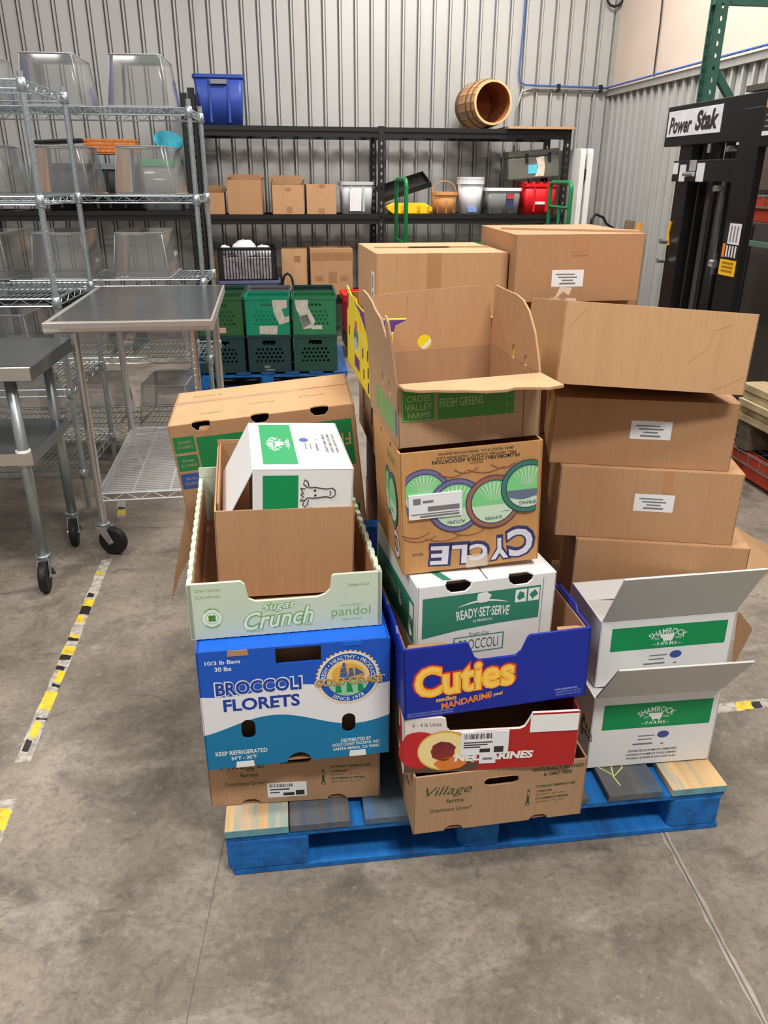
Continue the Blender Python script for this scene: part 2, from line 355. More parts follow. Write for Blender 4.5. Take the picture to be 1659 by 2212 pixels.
tape('worn yellow and black hazard tape leading to the table caster', (-1.012, 1.70, 0), (-1.19, 2.95, 0), .021, sg)
tape('short worn hazard tape scrap at the left edge of the floor', (-.962, 1.40, 0), (-.985, 1.56, 0), .021, [(.05, .12, -.9, .8, 'y')])
tape('scrap of hazard tape on the floor below the wire table shelf', (-1.27, 3.40, 0), (-1.33, 3.60, 0), .021, [(.03, .08, -.8, .8, 'y'), (.1, .12, -.8, .8, 'b')])
tape('faded hazard tape scrap on the floor right of the pallet', (1.02, 1.95, 0), (1.24, 1.99, 0), .022, [(.08, .13, -.9, .8, 'y'), (.135, .16, -.9, .5, 'b')])

# ------------------------------------------------------------------ pallets
def wood(name, c, dirt, amt, lo=.42, hi=.6): return mat(name, c, .75, var=.14, scale=5, stretch=(9, .7, 9), dirt=dirt, dirt_amt=amt, dirt_lo=lo, dirt_hi=hi, dscale=2.2, bump=.25, bscale=8)
PB = wood('pallet_blue_paint', (18, 104, 178), (16, 66, 120), .7, .45, .65); PBW = wood('pallet_blue_worn', (84, 100, 112), (30, 96, 156), .7, .5, .62); PGR = wood('pallet_grey_boards', (92, 92, 92), (40, 84, 120), .6, .52, .64)
PFR = wood('pallet_fresh_wood', (214, 178, 130), (120, 164, 168), .75, .5, .6); PDK = wood('pallet_dark_blue', (20, 74, 132), (30, 40, 56), .6, .45, .62)
def pallet(label, loc, rz, decks, W=1.219, D=1.016, H=.142):
    t = thing('pallet', label, 'pallet', loc, rz)
    for u0, u1, m in decks:
        if m is PFR:
            MB().box(u0+.001, u1-.001, -.0012, -.0002, H-.019, H-.001).build('painted_end', mat('pale_blue_paint', (104, 150, 160), .8, var=.2, scale=30), t)
        MB().box(u0, u1, 0, D, H-.02, H).build('deck_board', m, t, bevel=.002)
    for v in (0, D/2-.06, D-.12): MB().box(0, W, v+.004, v+.12, H-.037, H-.0205).build('stringer_board', PB, t, bevel=.002)
    for i, v in enumerate((.002, D/2-.06, D-.122)):
        for j, u in enumerate((.0, W/2-.055, W-.13)):
            ww = (.19, .1, .13)[j]; u = (0.0, W/2-.06, W-.135)[j]
            # chipped block corners
            c = random.uniform(.006, .02)
            pl = [(u+c, v), (u+ww-.004, v), (u+ww, v+.006), (u+ww, v+.14), (u, v+.14), (u, v+c)]
            MB().prism(pl, FZ, .018, H-.0375).build('block', PB, t, bevel=.004)
    for v in (0, D-.12): MB().box(.012, W, v+.003, v+.12, 0, .0175).build('bottom_board', PB, t, bevel=.003)
    for u in (0, W-.14): MB().box(u+.012, u+.13, .125, D-.125, 0, .0175).build('bottom_board', PB, t, bevel=.003)
    return t
dk = [(0, .145, PFR), (.148, .288, PGR), (.322, .43, PBW), (.462, .575, PBW), (.61, .72, PB), (.755, .865, PGR), (.915, 1.052, PGR), (1.078, 1.219, PFR)]
pl_front = pallet('worn blue wooden pallet on the floor under the stacked boxes', (-.36, 1.316, 0), .128, dk)
CHK = mat('chalk_yellow', (206, 206, 120), .9)
MB().tube([Vector((.955, .03, .1416)), Vector((.95, .06, .1416)), Vector((.965, .12, .1416)), Vector((.985, .15, .1416)), Vector((1.0, .13, .1416)), Vector((.985, .09, .1416)), Vector((.955, .065, .1416)), Vector((.925, .1, .1416)), Vector((.9, .16, .1416))], .0025, 4).build('chalk_mark', CHK, pl_front)
dk2 = [(u, u+.11, PDK) for u in (0, .18, .37, .555, .74, .925, 1.109)]
pallet('blue pallet on the floor carrying the green milk crates', (-1.50, 5.76, 0), .1, dk2)
# ------------------------------------------------------------------ produce boxes, left stack
Q = lambda **k: k
def village(name, label, q, sticker=False):
    c = Carton(name, label, q); w, d, h = c.w, c.d, c.h
    hole = slot(w*.5, h*.78, .082, .024)
    def foot(x): return [(x-.022, 0), (x-.019, .008), (x-.01, .013), (x+.01, .013), (x+.019, .008), (x+.022, 0)]
    out = [(0, 0)]+foot(w*.235)+foot(w*.74)+[(w, 0), (w, h), (0, h)]
    c.panel('front', CBD, out, [hole]); c.panel('back', CBD); c.panel('left', CBD); c.panel('right', CBD); e = .0046
    c.panel('bottom', CBI, rect(e, e, w-e, d-e), t=.004)
    for fr_k in ('left', 'right'): c.panel(c.f(fr_k), CBI, rect(.01, 0, d-.01, h-.01), t=.0)if False else None
    g = GRN4
    c.txt('front', [dict(s='Village', x=w*.2, y=h*.70, w=.105, h=.032, shear=.35, bold=-.005), dict(s='farms', x=w*.235, y=h*.535, w=.04, h=.012, bold=.01), dict(s='Greenhouse Grown*', x=w*.215, y=h*.39, w=.098, h=.012),
                    dict(s='NATURALLY RIPENED', x=w*.83, y=h*.90, w=.122, h=.010, bold=.015), dict(s='& GMO FREE', x=w*.83, y=h*.805, w=.068, h=.010, bold=.015),
                    dict(s='STORAGE TEMPERATURE', x=w*.825, y=h*.60, w=.092, h=.0066, bold=.02), dict(s='TOMATOES', x=w*.76, y=h*.515, w=.036, h=.006, bold=.02), dict(s='55°F-65°F | 13°C-18°C', x=w*.80, y=h*.45, w=.07, h=.006),
                    dict(s='CUCUMBERS & PEPPERS', x=w*.81, y=h*.385, w=.08, h=.006, bold=.02), dict(s='45°F-50°F | 7°C-10°C', x=w*.80, y=h*.32, w=.07, h=.006)], g)
    x = w*.665
    c.prt('front', slot(x, h*.44, .006, .04), g, 1, 'thermometer_print'); c.prt('front', oval(x, h*.31, .0055, .0055, 12), g, 1, 'thermometer_print'); c.prt('front', oval(x, h*.31, .0032, .0032, 10), CBD, 2, 'thermometer_print')
    c.prt('front', rect(x-.0018, h*.45, x+.0018, h*.53), CBD, 2, 'thermometer_print')
    c.txt('left', [dict(s='Village', x=d-.1, y=h*.6, w=.1, h=.03, shear=.35), dict(s='TOMATOES', x=d-.28, y=h*.3, w=.1, h=.012)], g)
    if sticker: c.label('front', w*.335, h*.10, .092, .043, ((.06, .5, .5, .09), (.06, .3, .25, .07), (.4, .1, .28, .2), (.72, .1, .22, .32)), 3)
    return c
village('produce_box', 'brown vegetable box with a white barcode sticker under the broccoli box', Q(x=-.405, y=1.391, z=.1445, yaw=.09, w=.40, d=.58, h=.1635), True)
# broccoli florets box
def broc_mat():
    m = bpy.data.materials.new('broccoli_box_print'); m.use_nodes = True; nt = m.node_tree; N = nt.nodes; L = nt.links; b = N['Principled BSDF']; b.inputs['Roughness'].default_value = .45
    tc = N.new('ShaderNodeTexCoord'); sx = N.new('ShaderNodeSeparateXYZ'); L.new(tc.outputs['Object'], sx.inputs[0])
    def mth(op, a, bb):
        n = N.new('ShaderNodeMath'); n.operation = op
        for i, v in enumerate((a, bb)):
            if isinstance(v, (int, float)): n.inputs[i].default_value = v
            elif v is not None: L.new(v, n.inputs[i])
        return n.outputs[0]
    def wave(z0, amp, per, ph): return mth('ADD', mth('MULTIPLY', mth('COSINE', mth('MULTIPLY', mth('SUBTRACT', sx.outputs[0], ph), 6.2832/per), None), amp), z0)
    up_ = mth('GREATER_THAN', sx.outputs[2], wave(.198, .008, .30, .2)); lo_ = mth('LESS_THAN', sx.outputs[2], wave(.112, .021, .36, .15))
    m1 = N.new('ShaderNodeMix'); m1.data_type = 'RGBA'; L.new(up_, m1.inputs[0]); m1.inputs[6].default_value = rgb((228, 228, 232)); m1.inputs[7].default_value = rgb((14, 84, 190))
    m2 = N.new('ShaderNodeMix'); m2.data_type = 'RGBA'; L.new(lo_, m2.inputs[0]); L.new(m1.outputs[2], m2.inputs[6]); m2.inputs[7].default_value = rgb((0, 116, 164))
    L.new(m2.outputs[2], b.inputs['Base Color']); return m
def broccoli():
    c = Carton('broccoli_box', 'blue, white and teal broccoli florets box under the pale green tray', Q(x=-.386, y=1.328, z=.310, yaw=.157, roll=.003, w=.405, d=.5, h=.305)); w, d, h = c.w, c.d, c.h
    BM = broc_mat(); B2 = ink('bright_blue', (20, 100, 214)); BW = INK_W
    out = [(0, 0), (w*.43, 0), (w*.445, .014), (w*.47, .022), (w*.5, .025), (w*.53, .022), (w*.555, .014), (w*.57, 0), (w, 0), (w, h), (0, h)]
    holes = [rect(w*.40, h*.86, w*.635, h*.985), slot(w*.235, h*.33, .030, .052), slot(w*.775, h*.305, .030, .052)]
    c.panel('front', BM, out, holes); c.panel('left', BM); c.panel('right', BM); c.panel('back', BM)
    for o_ in (rect(.005, .005, w-.005, d/2-.002), rect(.005, d/2+.002, w-.005, d-.005)): c.panel('top', B2, o_, name='top_flap')
    c.panel('bottom', CBI, rect(.005, .005, w-.005, d-.005)); MB().box(.01, w-.01, .05, .055, .01, h-.01).build('inner_board', CBI, c.o)
    for x0, x1, y0, y1, m in ((.155, .265, .955, 1.0, CB), (.745, .85, .965, 1.0, B2)):
        MB().prism([(w*x0, h*y0), (w*x1, h*y0), (w*(x1-.006), h*y1), (w*(x0+.006), h*y1)], c.f('front'), .0003, .0016).build('locking_tab', m, c.o)
    for x0, x1 in ((.155, .255), (.775, .87)): MB().prism([(w*x0, 0), (w*x1, 0), (w*(x1-.004), .015), (w*(x0+.004), .015)], c.f('front'), .0003, .0012).build('locking_tab', INK_W, c.o)
    P = ink('print_blue', (24, 62, 158))
    rows = [('BROCCOLI', .305, .69, .180, .033), ('FLORETS', .315, .55, .162, .032)]
    c.txt('front', [dict(s=s, x=w*x, y=h*y, w=ww+.006, h=hh+.006, bold=.07) for s, x, y, ww, hh in rows], BW, 1)
    c.txt('front', [dict(s=s, x=w*x, y=h*y, w=ww, h=hh, bold=.03) for s, x, y, ww, hh in rows], P, 2)
    c.txt('front', [dict(s='10/3 lb Bags', x=w*.13, y=h*.905, w=.072, h=.0125, bold=.02), dict(s='30 lbs', x=w*.13, y=h*.855, w=.034, h=.011, bold=.02),
                    dict(s='KEEP REFRIGERATED', x=w*.19, y=h*.135, w=.112, h=.0115, bold=.02), dict(s='34°F - 36°F', x=w*.2, y=h*.085, w=.055, h=.0105, bold=.02),
                    dict(s='DISTRIBUTED BY', x=w*.815, y=h*.150, w=.068, h=.0095, bold=.02), dict(s='GOLD COAST PACKING, INC.', x=w*.815, y=h*.112, w=.108, h=.0095, bold=.02), dict(s='SANTA MARIA, CA 93456', x=w*.815, y=h*.074, w=.104, h=.0095, bold=.02)], BW, 1)
    cx, cy = w*.775, h*.70; R = .071; CR = ink('cream', (238, 206, 140)); GO = ink('gold', (226, 172, 70))
    teeth = []
    for i in range(80): a = 6.2832*i/80; r = R*(1.0 if i % 2 else .93); teeth.append((cx+r*math.cos(a), cy+r*math.sin(a)))
    c.prt('front', teeth, CR, 1, 'round_emblem'); c.prt('front', oval(cx, cy, R*.915, R*.915, 40), BW, 2, 'round_emblem'); c.prt('front', oval(cx, cy, R*.87, R*.87, 40), ink('emblem_blue', (26, 84, 176)), 3, 'round_emblem')
    c.prt('front', oval(cx, cy, R*.66, R*.66, 32), CR, 4, 'round_emblem'); c.prt('front', oval(cx, cy+R*.12, R*.5, R*.4, 24), GO, 5, 'round_emblem')
    c.prt('front', oval(cx, cy-R*.12, R*.62, R*.52, 16, 180, 360), ink('field_green', (150, 200, 160)), 6, 'round_emblem')
    for k in (-.38, -.05, .28): c.prt('front', [(cx+R*k, cy-R*.14), (cx+R*(k+.12), cy-R*.14), (cx+R*(k*1.05+.2), cy-R*.52), (cx+R*(k*1.05), cy-R*.52)], GRN, 7, 'round_emblem')
    sail = [[(-.3, 0), (-.02, .02), (-.04, .2), (-.26, .18)], [(-.27, .2), (-.05, .22), (-.07, .38), (-.24, .36)], [(-.2, .4), (-.08, .4), (-.1, .56), (-.18, .55)], [(0, .0), (.2, .02), (.18, .18), (.02, .18)], [(.02, .2), (.18, .2), (.15, .34), (.04, .34)], [(.24, .04), (.52, .12), (.24, .36)], [(-.34, -.1), (.32, -.1), (.6, .08), (.3, -.02), (-.34, -.02)]]
    c.multi('front', [[(cx+R*x*.9, cy+R*(y*.95+.03)) for x, y in s_] for s_ in sail], ink('sail_blue', (70, 96, 150)), 8, 'round_emblem')
    c.txt('front', [dict(s='FRESH • HEALTHY • PRODUCE', x=cx, y=cy+R*.76, w=R*.76*3.3, h=.0095, arc=R*.76, bold=.01), dict(s='SINCE 1978', x=cx, y=cy-R*.76, w=R*1.0, h=.0095, arc=-R*.76, bold=.01)], BW, 9)
    c.txt('front', [dict(s='GOLD COAST', x=cx+.003, y=cy-R*.10, w=.152, h=.0205, bold=.06)], BW, 10); c.txt('front', [dict(s='GOLD COAST', x=cx+.003, y=cy-R*.10, w=.149, h=.0185, bold=.04)], INK_D, 11); c.txt('front', [dict(s='GOLD COAST', x=cx+.0025, y=cy-R*.095, w=.147, h=.0165, bold=.005)], GO, 12)
broccoli()
# pale green grape tray
def grape():
    c = Carton('grape_tray', 'open pale green table grape tray holding a brown carton', Q(x=-.402, y=1.370, z=.6195, yaw=.175, roll=.006, w=.404, d=.62, h=.130)); w, d, h = c.w, c.d, c.h
    PG = mat('pale_green_board', (200, 212, 188), .6, var=.03); PGG = ink('grass_green', (120, 170, 60), .6, .5); LG = ink('print_green', (122, 176, 92)); PW = ink('soft_white', (230, 236, 222))
    front = [(0, 0)]+[(w*i/46, -.0015*(i % 2)) for i in range(1, 46)]+[(w, 0), (w, h), (w*.745, h), (w*.735, h-.004), (w*.725, h*.74), (w*.70, h*.66), (w*.66, h*.615), (w*.34, h*.62), (w*.305, h*.68), (w*.29, h*.94), (w*.27, h), (0, h)]
    c.panel('front', PG, front, t=.007); c.panel('back', PG)
    side = [(0, 0), (d, 0), (d, h)]
    for i in range(13):
        x = d-.03-i*(d-.06)/13; side += [(x, h), (x-.004, h-.008), (x-.018, h-.008), (x-.022, h)]
    side += [(0, h)]
    c.panel('left', PG, side, t=.010); c.panel('right', PG, [(d-x, y) for x, y in reversed(side)], t=.010)
    c.panel('bottom', CBI, rect(.008, .008, w-.008, d-.008))
    MB().box(.0105, .0125, .02, d-.02, .006, h-.012).build('inner_liner', CBI, c.o); MB().box(w-.0125, w-.0105, .02, d-.02, .006, h-.012).build('inner_liner', CBI, c.o)
    # raised corner of the back panel
    c.flap('back', (0, w), .03, 0, PG, 'back_rim')
    c.prt('left', rect(d-.30, .004, d-.001, h-.012), PGG, 1)
    for x0, x1 in ((.01, .024), (.012, .026)): pass
    c.txt('front', [dict(s='Sugar', x=w*.46, y=h*.50, w=.074, h=.026, shear=.3, bold=.075, slope=.06)], LG, 1); c.txt('front', [dict(s='Sugar', x=w*.46, y=h*.50, w=.072, h=.023, shear=.3, bold=.012, slope=.06)], PW, 2)
    c.txt('front', [dict(s='Crunch', x=w*.455, y=h*.285, w=.15, h=.046, shear=.3, bold=.06, slope=.06)], LG, 1); c.txt('front', [dict(s='Crunch', x=w*.455, y=h*.285, w=.147, h=.042, shear=.3, bold=.01, slope=.06)], PW, 2)
    c.txt('front', [dict(s='pandol', x=w*.835, y=h*.29, w=.083, h=.028, bold=-.012), dict(s='Grown and shipped by', x=w*.835, y=h*.43, w=.05, h=.004), dict(s='Delano, CA 93215', x=w*.84, y=h*.16, w=.042, h=.004), dict(s='Produce of U.S.A.', x=w*.88, y=h*.80, w=.044, h=.006),
                    dict(s='16- 2 LB Units', x=w*.115, y=h*.885, w=.04, h=.006), dict(s='8, 2 LB Units', x=w*.113, y=h*.765, w=.038, h=.006), dict(s='Shipping 21', x=w*.33, y=h*.075, w=.036, h=.005), dict(s='Table Grapes', x=w*.585, y=h*.12, w=.036, h=.005), dict(s='GRAPES FROM', x=w*.115, y=h*.55, w=.036, h=.005, arc=.016), dict(s='CALIFORNIA', x=w*.115, y=h*.20, w=.034, h=.005, arc=-.016)], LG, 3)
    for i, (x, y) in enumerate(((.05, .885), (.05, .765))): c.prt('front', ringq(w*x, h*y, .008, .006), LG, 2)
    cx, cy = w*.115, h*.375
    c.prt('front', oval(cx, cy, .0215, .0215, 28), LG, 1, 'round_emblem'); c.prt('front', oval(cx, cy, .0205, .0205, 28), PW, 2, 'round_emblem'); c.prt('front', ringp(cx, cy, .0125, .0135), LG, 3, 'round_emblem')
    c.multi('front', [oval(cx+dx, cy+dy, .0042, .0042, 10) for dx in (-.0035, .0035) for dy in (-.0035, .0035)], ink('clover', (70, 140, 50)), 4, 'round_emblem')
def ringq(cx, cy, ww, hh): return [rect(cx-ww/2, cy-hh/2, cx+ww/2, cy+hh/2), list(reversed(rect(cx-ww/2+.0008, cy-hh/2+.0008, cx+ww/2-.0008, cy+hh/2-.0008)))]
grape()
# plain brown carton standing in the grape tray (open)
c = Carton('open_carton', 'plain brown open carton standing in the green grape tray', Q(x=-.372, y=1.515, z=.636, yaw=.18, roll=.03, w=.306, d=.455, h=.214)); w, d, h = c.w, c.d, c.h
c.panel('front', CB); c.panel('back', CB2); c.panel('left', CB2); c.panel('right', CB2); c.panel('bottom', CBI, rect(.005, .005, w-.005, d-.005))
MB().box(.006, .010, .03, d-.004, .01, h+.006).build('inner_flap', CBI, c.o)
c.flap('back', (0, w), .015, 4, CB2, 'back_flap')
# white farm box lying on its side inside that carton
def shamrock_front(c, k, W, H, conv, full=True):
    """face print in face coords (x right 0..W, y up 0..H) placed through conv frame"""
    fr = conv; lv = lambda n: n
    c.prt(fr, rect(W*.085, H*.54, W*.945, H*.89), GRN, 1)
    c.txt(fr, [dict(s='SHAMROCK', x=W*.505, y=H*.795, w=.098, h=.0165, arc=.075, bold=.01), dict(s='EST.', x=W*.43, y=H*.685, w=.014, h=.006), dict(s='1922', x=W*.585, y=H*.685, w=.016, h=.006), dict(s='~FARMS~', x=W*.505, y=H*.605, w=.072, h=.0095, space=1.25, bold=.01)], INK_W, 2)
    cx, cy = W*.505, H*.69
    c.multi(fr, [[(cx-.015, cy+.011), (cx+.017, cy+.011), (cx+.013, cy-.006), (cx+.011, cy-.008), (cx-.010, cy-.008), (cx-.012, cy-.003)], rect(cx-.009, cy-.013, cx-.006, cy-.007), rect(cx+.007, cy-.013, cx+.01, cy-.007), [(cx-.021, cy+.011), (cx-.014, cy+.011), (cx-.013, cy-.001), (cx-.018, cy+.002)]], INK_W, 2, 'farm_emblem')
    c.prt(fr, rect(W*.34, H*.26, W*.64, H*.48), PAPER, 1, 'paper_label')
    c.multi(fr, [rect(W*.385, H*.36+i*.011, W*(.50+.02*i), H*.36+i*.011+.0035) for i in range(2)]+[rect(W*.35, H*.29, W*.51, H*.315)], INK_G, 2, 'label_print')
    c.prt(fr, oval(W*.585, H*.425, .0155, .011, 14), ink('seal_blue', (58, 80, 150)), 2, 'label_print'); c.prt(fr, rect(W*.575, H*.28, W*.60, H*.30), ink('seal_red', (190, 90, 90)), 2, 'label_print')
    if full: c.txt(fr, [dict(s='DISTRIBUTED BY SHAMROCK FARMS DAIRY', x=W*.52, y=H*.205, w=.128, h=.0066, bold=.012), dict(s='A DIVISION OF SHAMROCK FOODS COMPANY', x=W*.515, y=H*.15, w=.132, h=.0066, bold=.012), dict(s='PHOENIX, AZ 85009 PLANT CODE 04-00', x=W*.515, y=H*.095, w=.128, h=.0066, bold=.012)], INK_D, 2)
FLAPW = mat('white_board_shaded', (206, 205, 200), .65, var=.02)  # white board greyed for the shade on the leaning flaps
WB_ = WHITE
def cow(c, fr, x, y, s, rot):
    ca, sa = math.cos(math.radians(rot)), math.sin(math.radians(rot))
    T = lambda pts: [(x+s*(a*ca-b*sa), y+s*(a*sa+b*ca)) for a, b in pts]
    lines = [[(-.32, .62), (-.2, .5), (-.22, .2), (-.16, -.25), (-.22, -.5), (-.1, -.64), (.12, -.64), (.22, -.5), (.18, -.25), (.26, .2), (.24, .45)], [(-.32, .62), (-.5, .7), (-.62, .6), (-.5, .5), (-.3, .46)], [(-.3, .62), (-.34, .8), (-.2, .72)], [(.24, .5), (.42, .68), (.6, .62), (.52, .5), (.28, .45)], [(.2, .6), (.24, .8), (.1, .7)], [(-.16, .66), (-.05, .78), (.0, .66), (.08, .76)], [(-.12, -.42), (.0, -.46), (.1, -.42)]]
    mb = MB()
    for l in lines: mb.tube([fr(*q, .0008) for q in T(l)], .0011, 4)
    for q in T([(-.1, .18), (.12, .2)]): mb.flat(oval(q[0], q[1], .0028, .0028, 8), fr, .0012)
    mb.build('cow_drawing', INK_D, c.o)
c = Carton('dairy_box', 'white and green dairy box lying on its side in the brown carton', Q(x=-.294, y=1.533, z=.690, yaw=.188, roll=.055, pitch=.02, w=.218, d=.322, h=.252)); w, d, h = c.w, c.d, c.h
c.panel('front', WB_); c.panel('back', WB_); c.panel('right', WB_); c.panel('top', WB_); c.panel('bottom', WB_)
tf = F((0, 0, h), (0, 1, 0), (-1, 0, 0), (0, 0, 1)); tf.O = Vector((w, 0, h))
shamrock_front(c, None, d, w, tf)
ff = F((w, 0, 0), (0, 0, 1), (-1, 0, 0), (0, -1, 0))   # end panel, its up side pointing left
c.prt(ff, rect(h*.06, w*.55, h*.94, w*.90), GRN, 1); cow(c, ff, h*.775, w*.335, .053, 0)
c.txt(ff, [dict(s='D.', x=h*.60, y=w*.45, w=.022, h=.02, bold=.0), dict(s='a.', x=h*.60, y=w*.31, w=.02, h=.016)], INK_D, 2)
# its long top flap hanging down to the left and the inside
a = math.radians(-148); vv = Vector((math.sin(math.radians(-33)), 0, -math.cos(math.radians(-33))))
lf = F((0, 0, h), (0, 1, 0), (-.44, 0, -.898), (-.898, 0, .44))
MB().prism(rect(0, 0, d, .145), lf, -.004, 0).build('flap', WB_, c.o, bevel=.001)
MB().box(.006, .010, .02, d-.02, .02, h-.09).build('inner_flap', CBI, c.o)
# tilted carton of greens behind, upside down
c = Carton('greens_carton', 'large tilted brown and green carton turned upside down behind the tray', Q(x=-.571, y=2.1, z=.451, yaw=.13, roll=-.098, pitch=.06, w=.528, d=.30, h=.419)); w, d, h = c.w, c.d, c.h
nt_ = lambda x: [(x+.026, h), (x+.024, h-.012), (x+.014, h-.022), (x-.014, h-.022), (x-.024, h-.012), (x-.026, h)]
c.panel('front', CB2, [(0, 0), (w, 0), (w, h)]+nt_(w*.81)+nt_(w*.49)+nt_(w*.175)+[(0, h)]); c.panel('back', CB2); c.panel('left', CB2); c.panel('right', CB2)
e = .005
hl = lambda x: [(x-.026, e), (x+.026, e), (x+.024, .014), (x+.012, .02), (x-.012, .02), (x-.024, .014)]
tp = [(e, e)]
for x in (.175, .49, .81): X = w*x; tp += [(X-.026, e), (X-.024, .014), (X-.012, .02), (X+.012, .02), (X+.024, .014), (X+.026, e)]
c.panel('top', CB3, tp+[(w-e, e), (w-e, d*.62), (e, d*.62)], name='top_flap'); c.panel('top', CB3, rect(e, d*.64, w-e, d-e), name='top_flap'); c.panel('bottom', CBI, rect(e, e, w-e, d-e))
MB().box(w*.16, w*.24, .004, .03, h-.06, h-.02).build('inner_flap', CB, c.o); MB().box(e, w-e, .10, d-e, h-.03, h-.02).build('inner_flap', CBI, c.o)
KG = (20, 112, 62); G5 = ink('carton_green', (26, 122, 66)); LB = ink('label_blue', (52, 82, 138)); INKK = ink('kraft_letter', (190, 146, 104))
c.prt('front', [(w*.135, h*.50), (w*.975, h*.56), (w*.975, h*.90), (w*.135, h*.90)], G5, 1)
for i, m_ in enumerate((G5, G5, LB)): c.prt('front', rect(w*.012, h*(.80-.135*i), w*.125, h*(.915-.135*i)), m_, 1)
c.txt('front', [dict(s='FRESH GREENS', x=w-.165, y=h*.755, w=.29, h=.038, rot=180, bold=.01)]+[dict(s=a_, x=w*.07, y=h*(.875-.135*i), w=.036, h=.008, rot=180) for i, a_ in enumerate(('HARVEST', 'TRIM AND', 'THE FAR'))]+[dict(s=a_, x=w*.07, y=h*(.84-.135*i), w=.044, h=.008, rot=180) for i, a_ in enumerate(('CLEAN IT UP', 'BUNCH IT', 'ASSORTED'))], INKK, 2)
c.prt('front', rect(w*.90, h*.04, w*.97, h*.25), G5, 1)
c.txt('top', [dict(s='BUNCHED', x=w*.18, y=d*.80, w=.085, h=.014, rot=180), dict(s='SPINACH', x=w*.5, y=d*.37, w=.07, h=.012, rot=180), dict(s='GREENS', x=w*.22, y=d*.25, w=.06, h=.012, rot=180), dict(s='LETTUCE', x=w*.78, y=d*.4, w=.08, h=.012, rot=180)], GRN3, 1)
MB().box(w*.0, w*.72, d*.60, d*.66, .0, .0006, c.f('top')).build('clear_tape', mat('clear_tape_dull', (176, 142, 112), .18, var=.1), c.o)
MB().prism([(0, 0), (.04, .10), (.0, .16), (-.10, -.09), (-.135, -.19), (-.09, -.11)], F((.02, .012, .055), (.97, 0, .2), (.0, .05, 1), (0, -1, 0)), -.004, 0).build('torn_flap', CB, c.o)
c = Carton('support_carton', 'brown carton on the pallet underneath the tilted greens carton', Q(x=-.50, y=2.09, z=.1445, yaw=.13, w=.42, d=.33, h=.295)); c.shell(CB2)
# ------------------------------------------------------------------ middle stack
village('produce_box', 'brown vegetable box under the red nectarine tray', Q(x=.069, y=1.308, z=.1445, yaw=.165, w=.40, d=.58, h=.1645))
def nectarine():
    c = Carton('nectarine_tray', 'open red and white nectarine tray under the mandarin tray', Q(x=.044, y=1.318, z=.311, yaw=.085, w=.384, d=.56, h=.148)); w, d, h = c.w, c.d, c.h
    RED = ink('red', (176, 34, 34), .4); WC = ink('warm_white', (222, 212, 206)); c.panel('left', WC); c.panel('back', CBD); c.panel('right', ink('maroon', (110, 34, 34)))
    out = [(0, 0), (w, 0), (w, h), (w*.725, h), (w*.71, h*.90), (w*.685, h*.77), (w*.66, h*.735), (w*.265, h*.735), (w*.245, h*.8), (w*.235, h*.97), (w*.21, h*1.0), (0, h)]
    c.panel('front', WC, out, t=.006); c.panel('bottom', CBI, rect(.006, .006, w-.006, d-.006))
    MB().box(.006, w-.006, .0065, .0085, .01, h*.70).build('inner_liner', CBI, c.o)
    c.prt('front', [(w*.36, .001), (w-.001, .001), (w-.001, h-.001), (w*.727, h-.001), (w*.712, h*.89), (w*.687, h*.76), (w*.66, h*.725), (w*.40, h*.725), (w*.44, h*.5), (w*.42, h*.2)], RED, 1)
    c.prt('front', [(w*.005, .002), (w*.42, .002), (w*.44, h*.12), (w*.3, h*.25), (w*.15, h*.14), (w*.005, h*.22)], ink('deep_brown', (92, 66, 54)), 2)  # dark brown patch printed along the lower left
    c.prt('front', oval(w*.09, h*.42, .045, .05, 24, 0, 360), RED, 3, 'fruit_print'); c.prt('front', [(max(.002, x), y) for x, y in oval(w*.085, h*.44, .052, .048, 24)], ink('fruit_red', (188, 36, 40)), 4, 'fruit_print')
    c.prt('front', oval(w*.235, h*.40, .060, .054, 28), ink('peach_skin', (216, 168, 70)), 5, 'fruit_print'); c.prt('front', oval(w*.228, h*.40, .055, .049, 28), ink('peach_flesh', (238, 216, 150)), 6, 'fruit_print')
    c.prt('front', blob(w*.225, h*.40, .028, .026, 18, .12), ink('peach_stone', (132, 44, 44), var=.3), 7, 'fruit_print'); c.prt('front', blob(w*.27, h*.16, .035, .018, 14, .1), ink('peach_orange', (214, 120, 50)), 7, 'fruit_print')
    c.txt('front', [dict(s='NECTARINES', x=w*.52, y=h*.26, w=.175, h=.021, bold=.05, shear=.12), dict(s='Red', x=w*.555, y=h*.43, w=.03, h=.013)], INK_W, 8)
    c.txt('front', [dict(s='6 - 4 lb Units', x=w*.13, y=h*.885, w=.062, h=.010)], INK_G, 3)
    c.prt('front', rect(w*.715, h*.66, w-.003, h*.97), INK_W, 9)
    c.label('front', w*.325, h*.30, .105, .062, ((.06, .52, .6, .05), (.06, .42, .5, .05), (.06, .32, .35, .05), (.4, .1, .22, .16), (.7, .08, .2, .26)), 10)
    c.prt('front', rect(w*.435, h*.13, w*.53, h*.30), PAPER, 10, 'paper_label'); c.prt('front', rect(w*.455, h*.2, w*.51, h*.24), INK_G, 11, 'label_print')
    c.prt('left', oval(d-.07, h*.5, .045, .05), ink('fruit_red', (188, 36, 40)), 1, 'fruit_print'); c.prt('left', oval(d-.10, h*.62, .035, .03), ink('peach_flesh', (238, 216, 150)), 2, 'fruit_print')
nectarine()
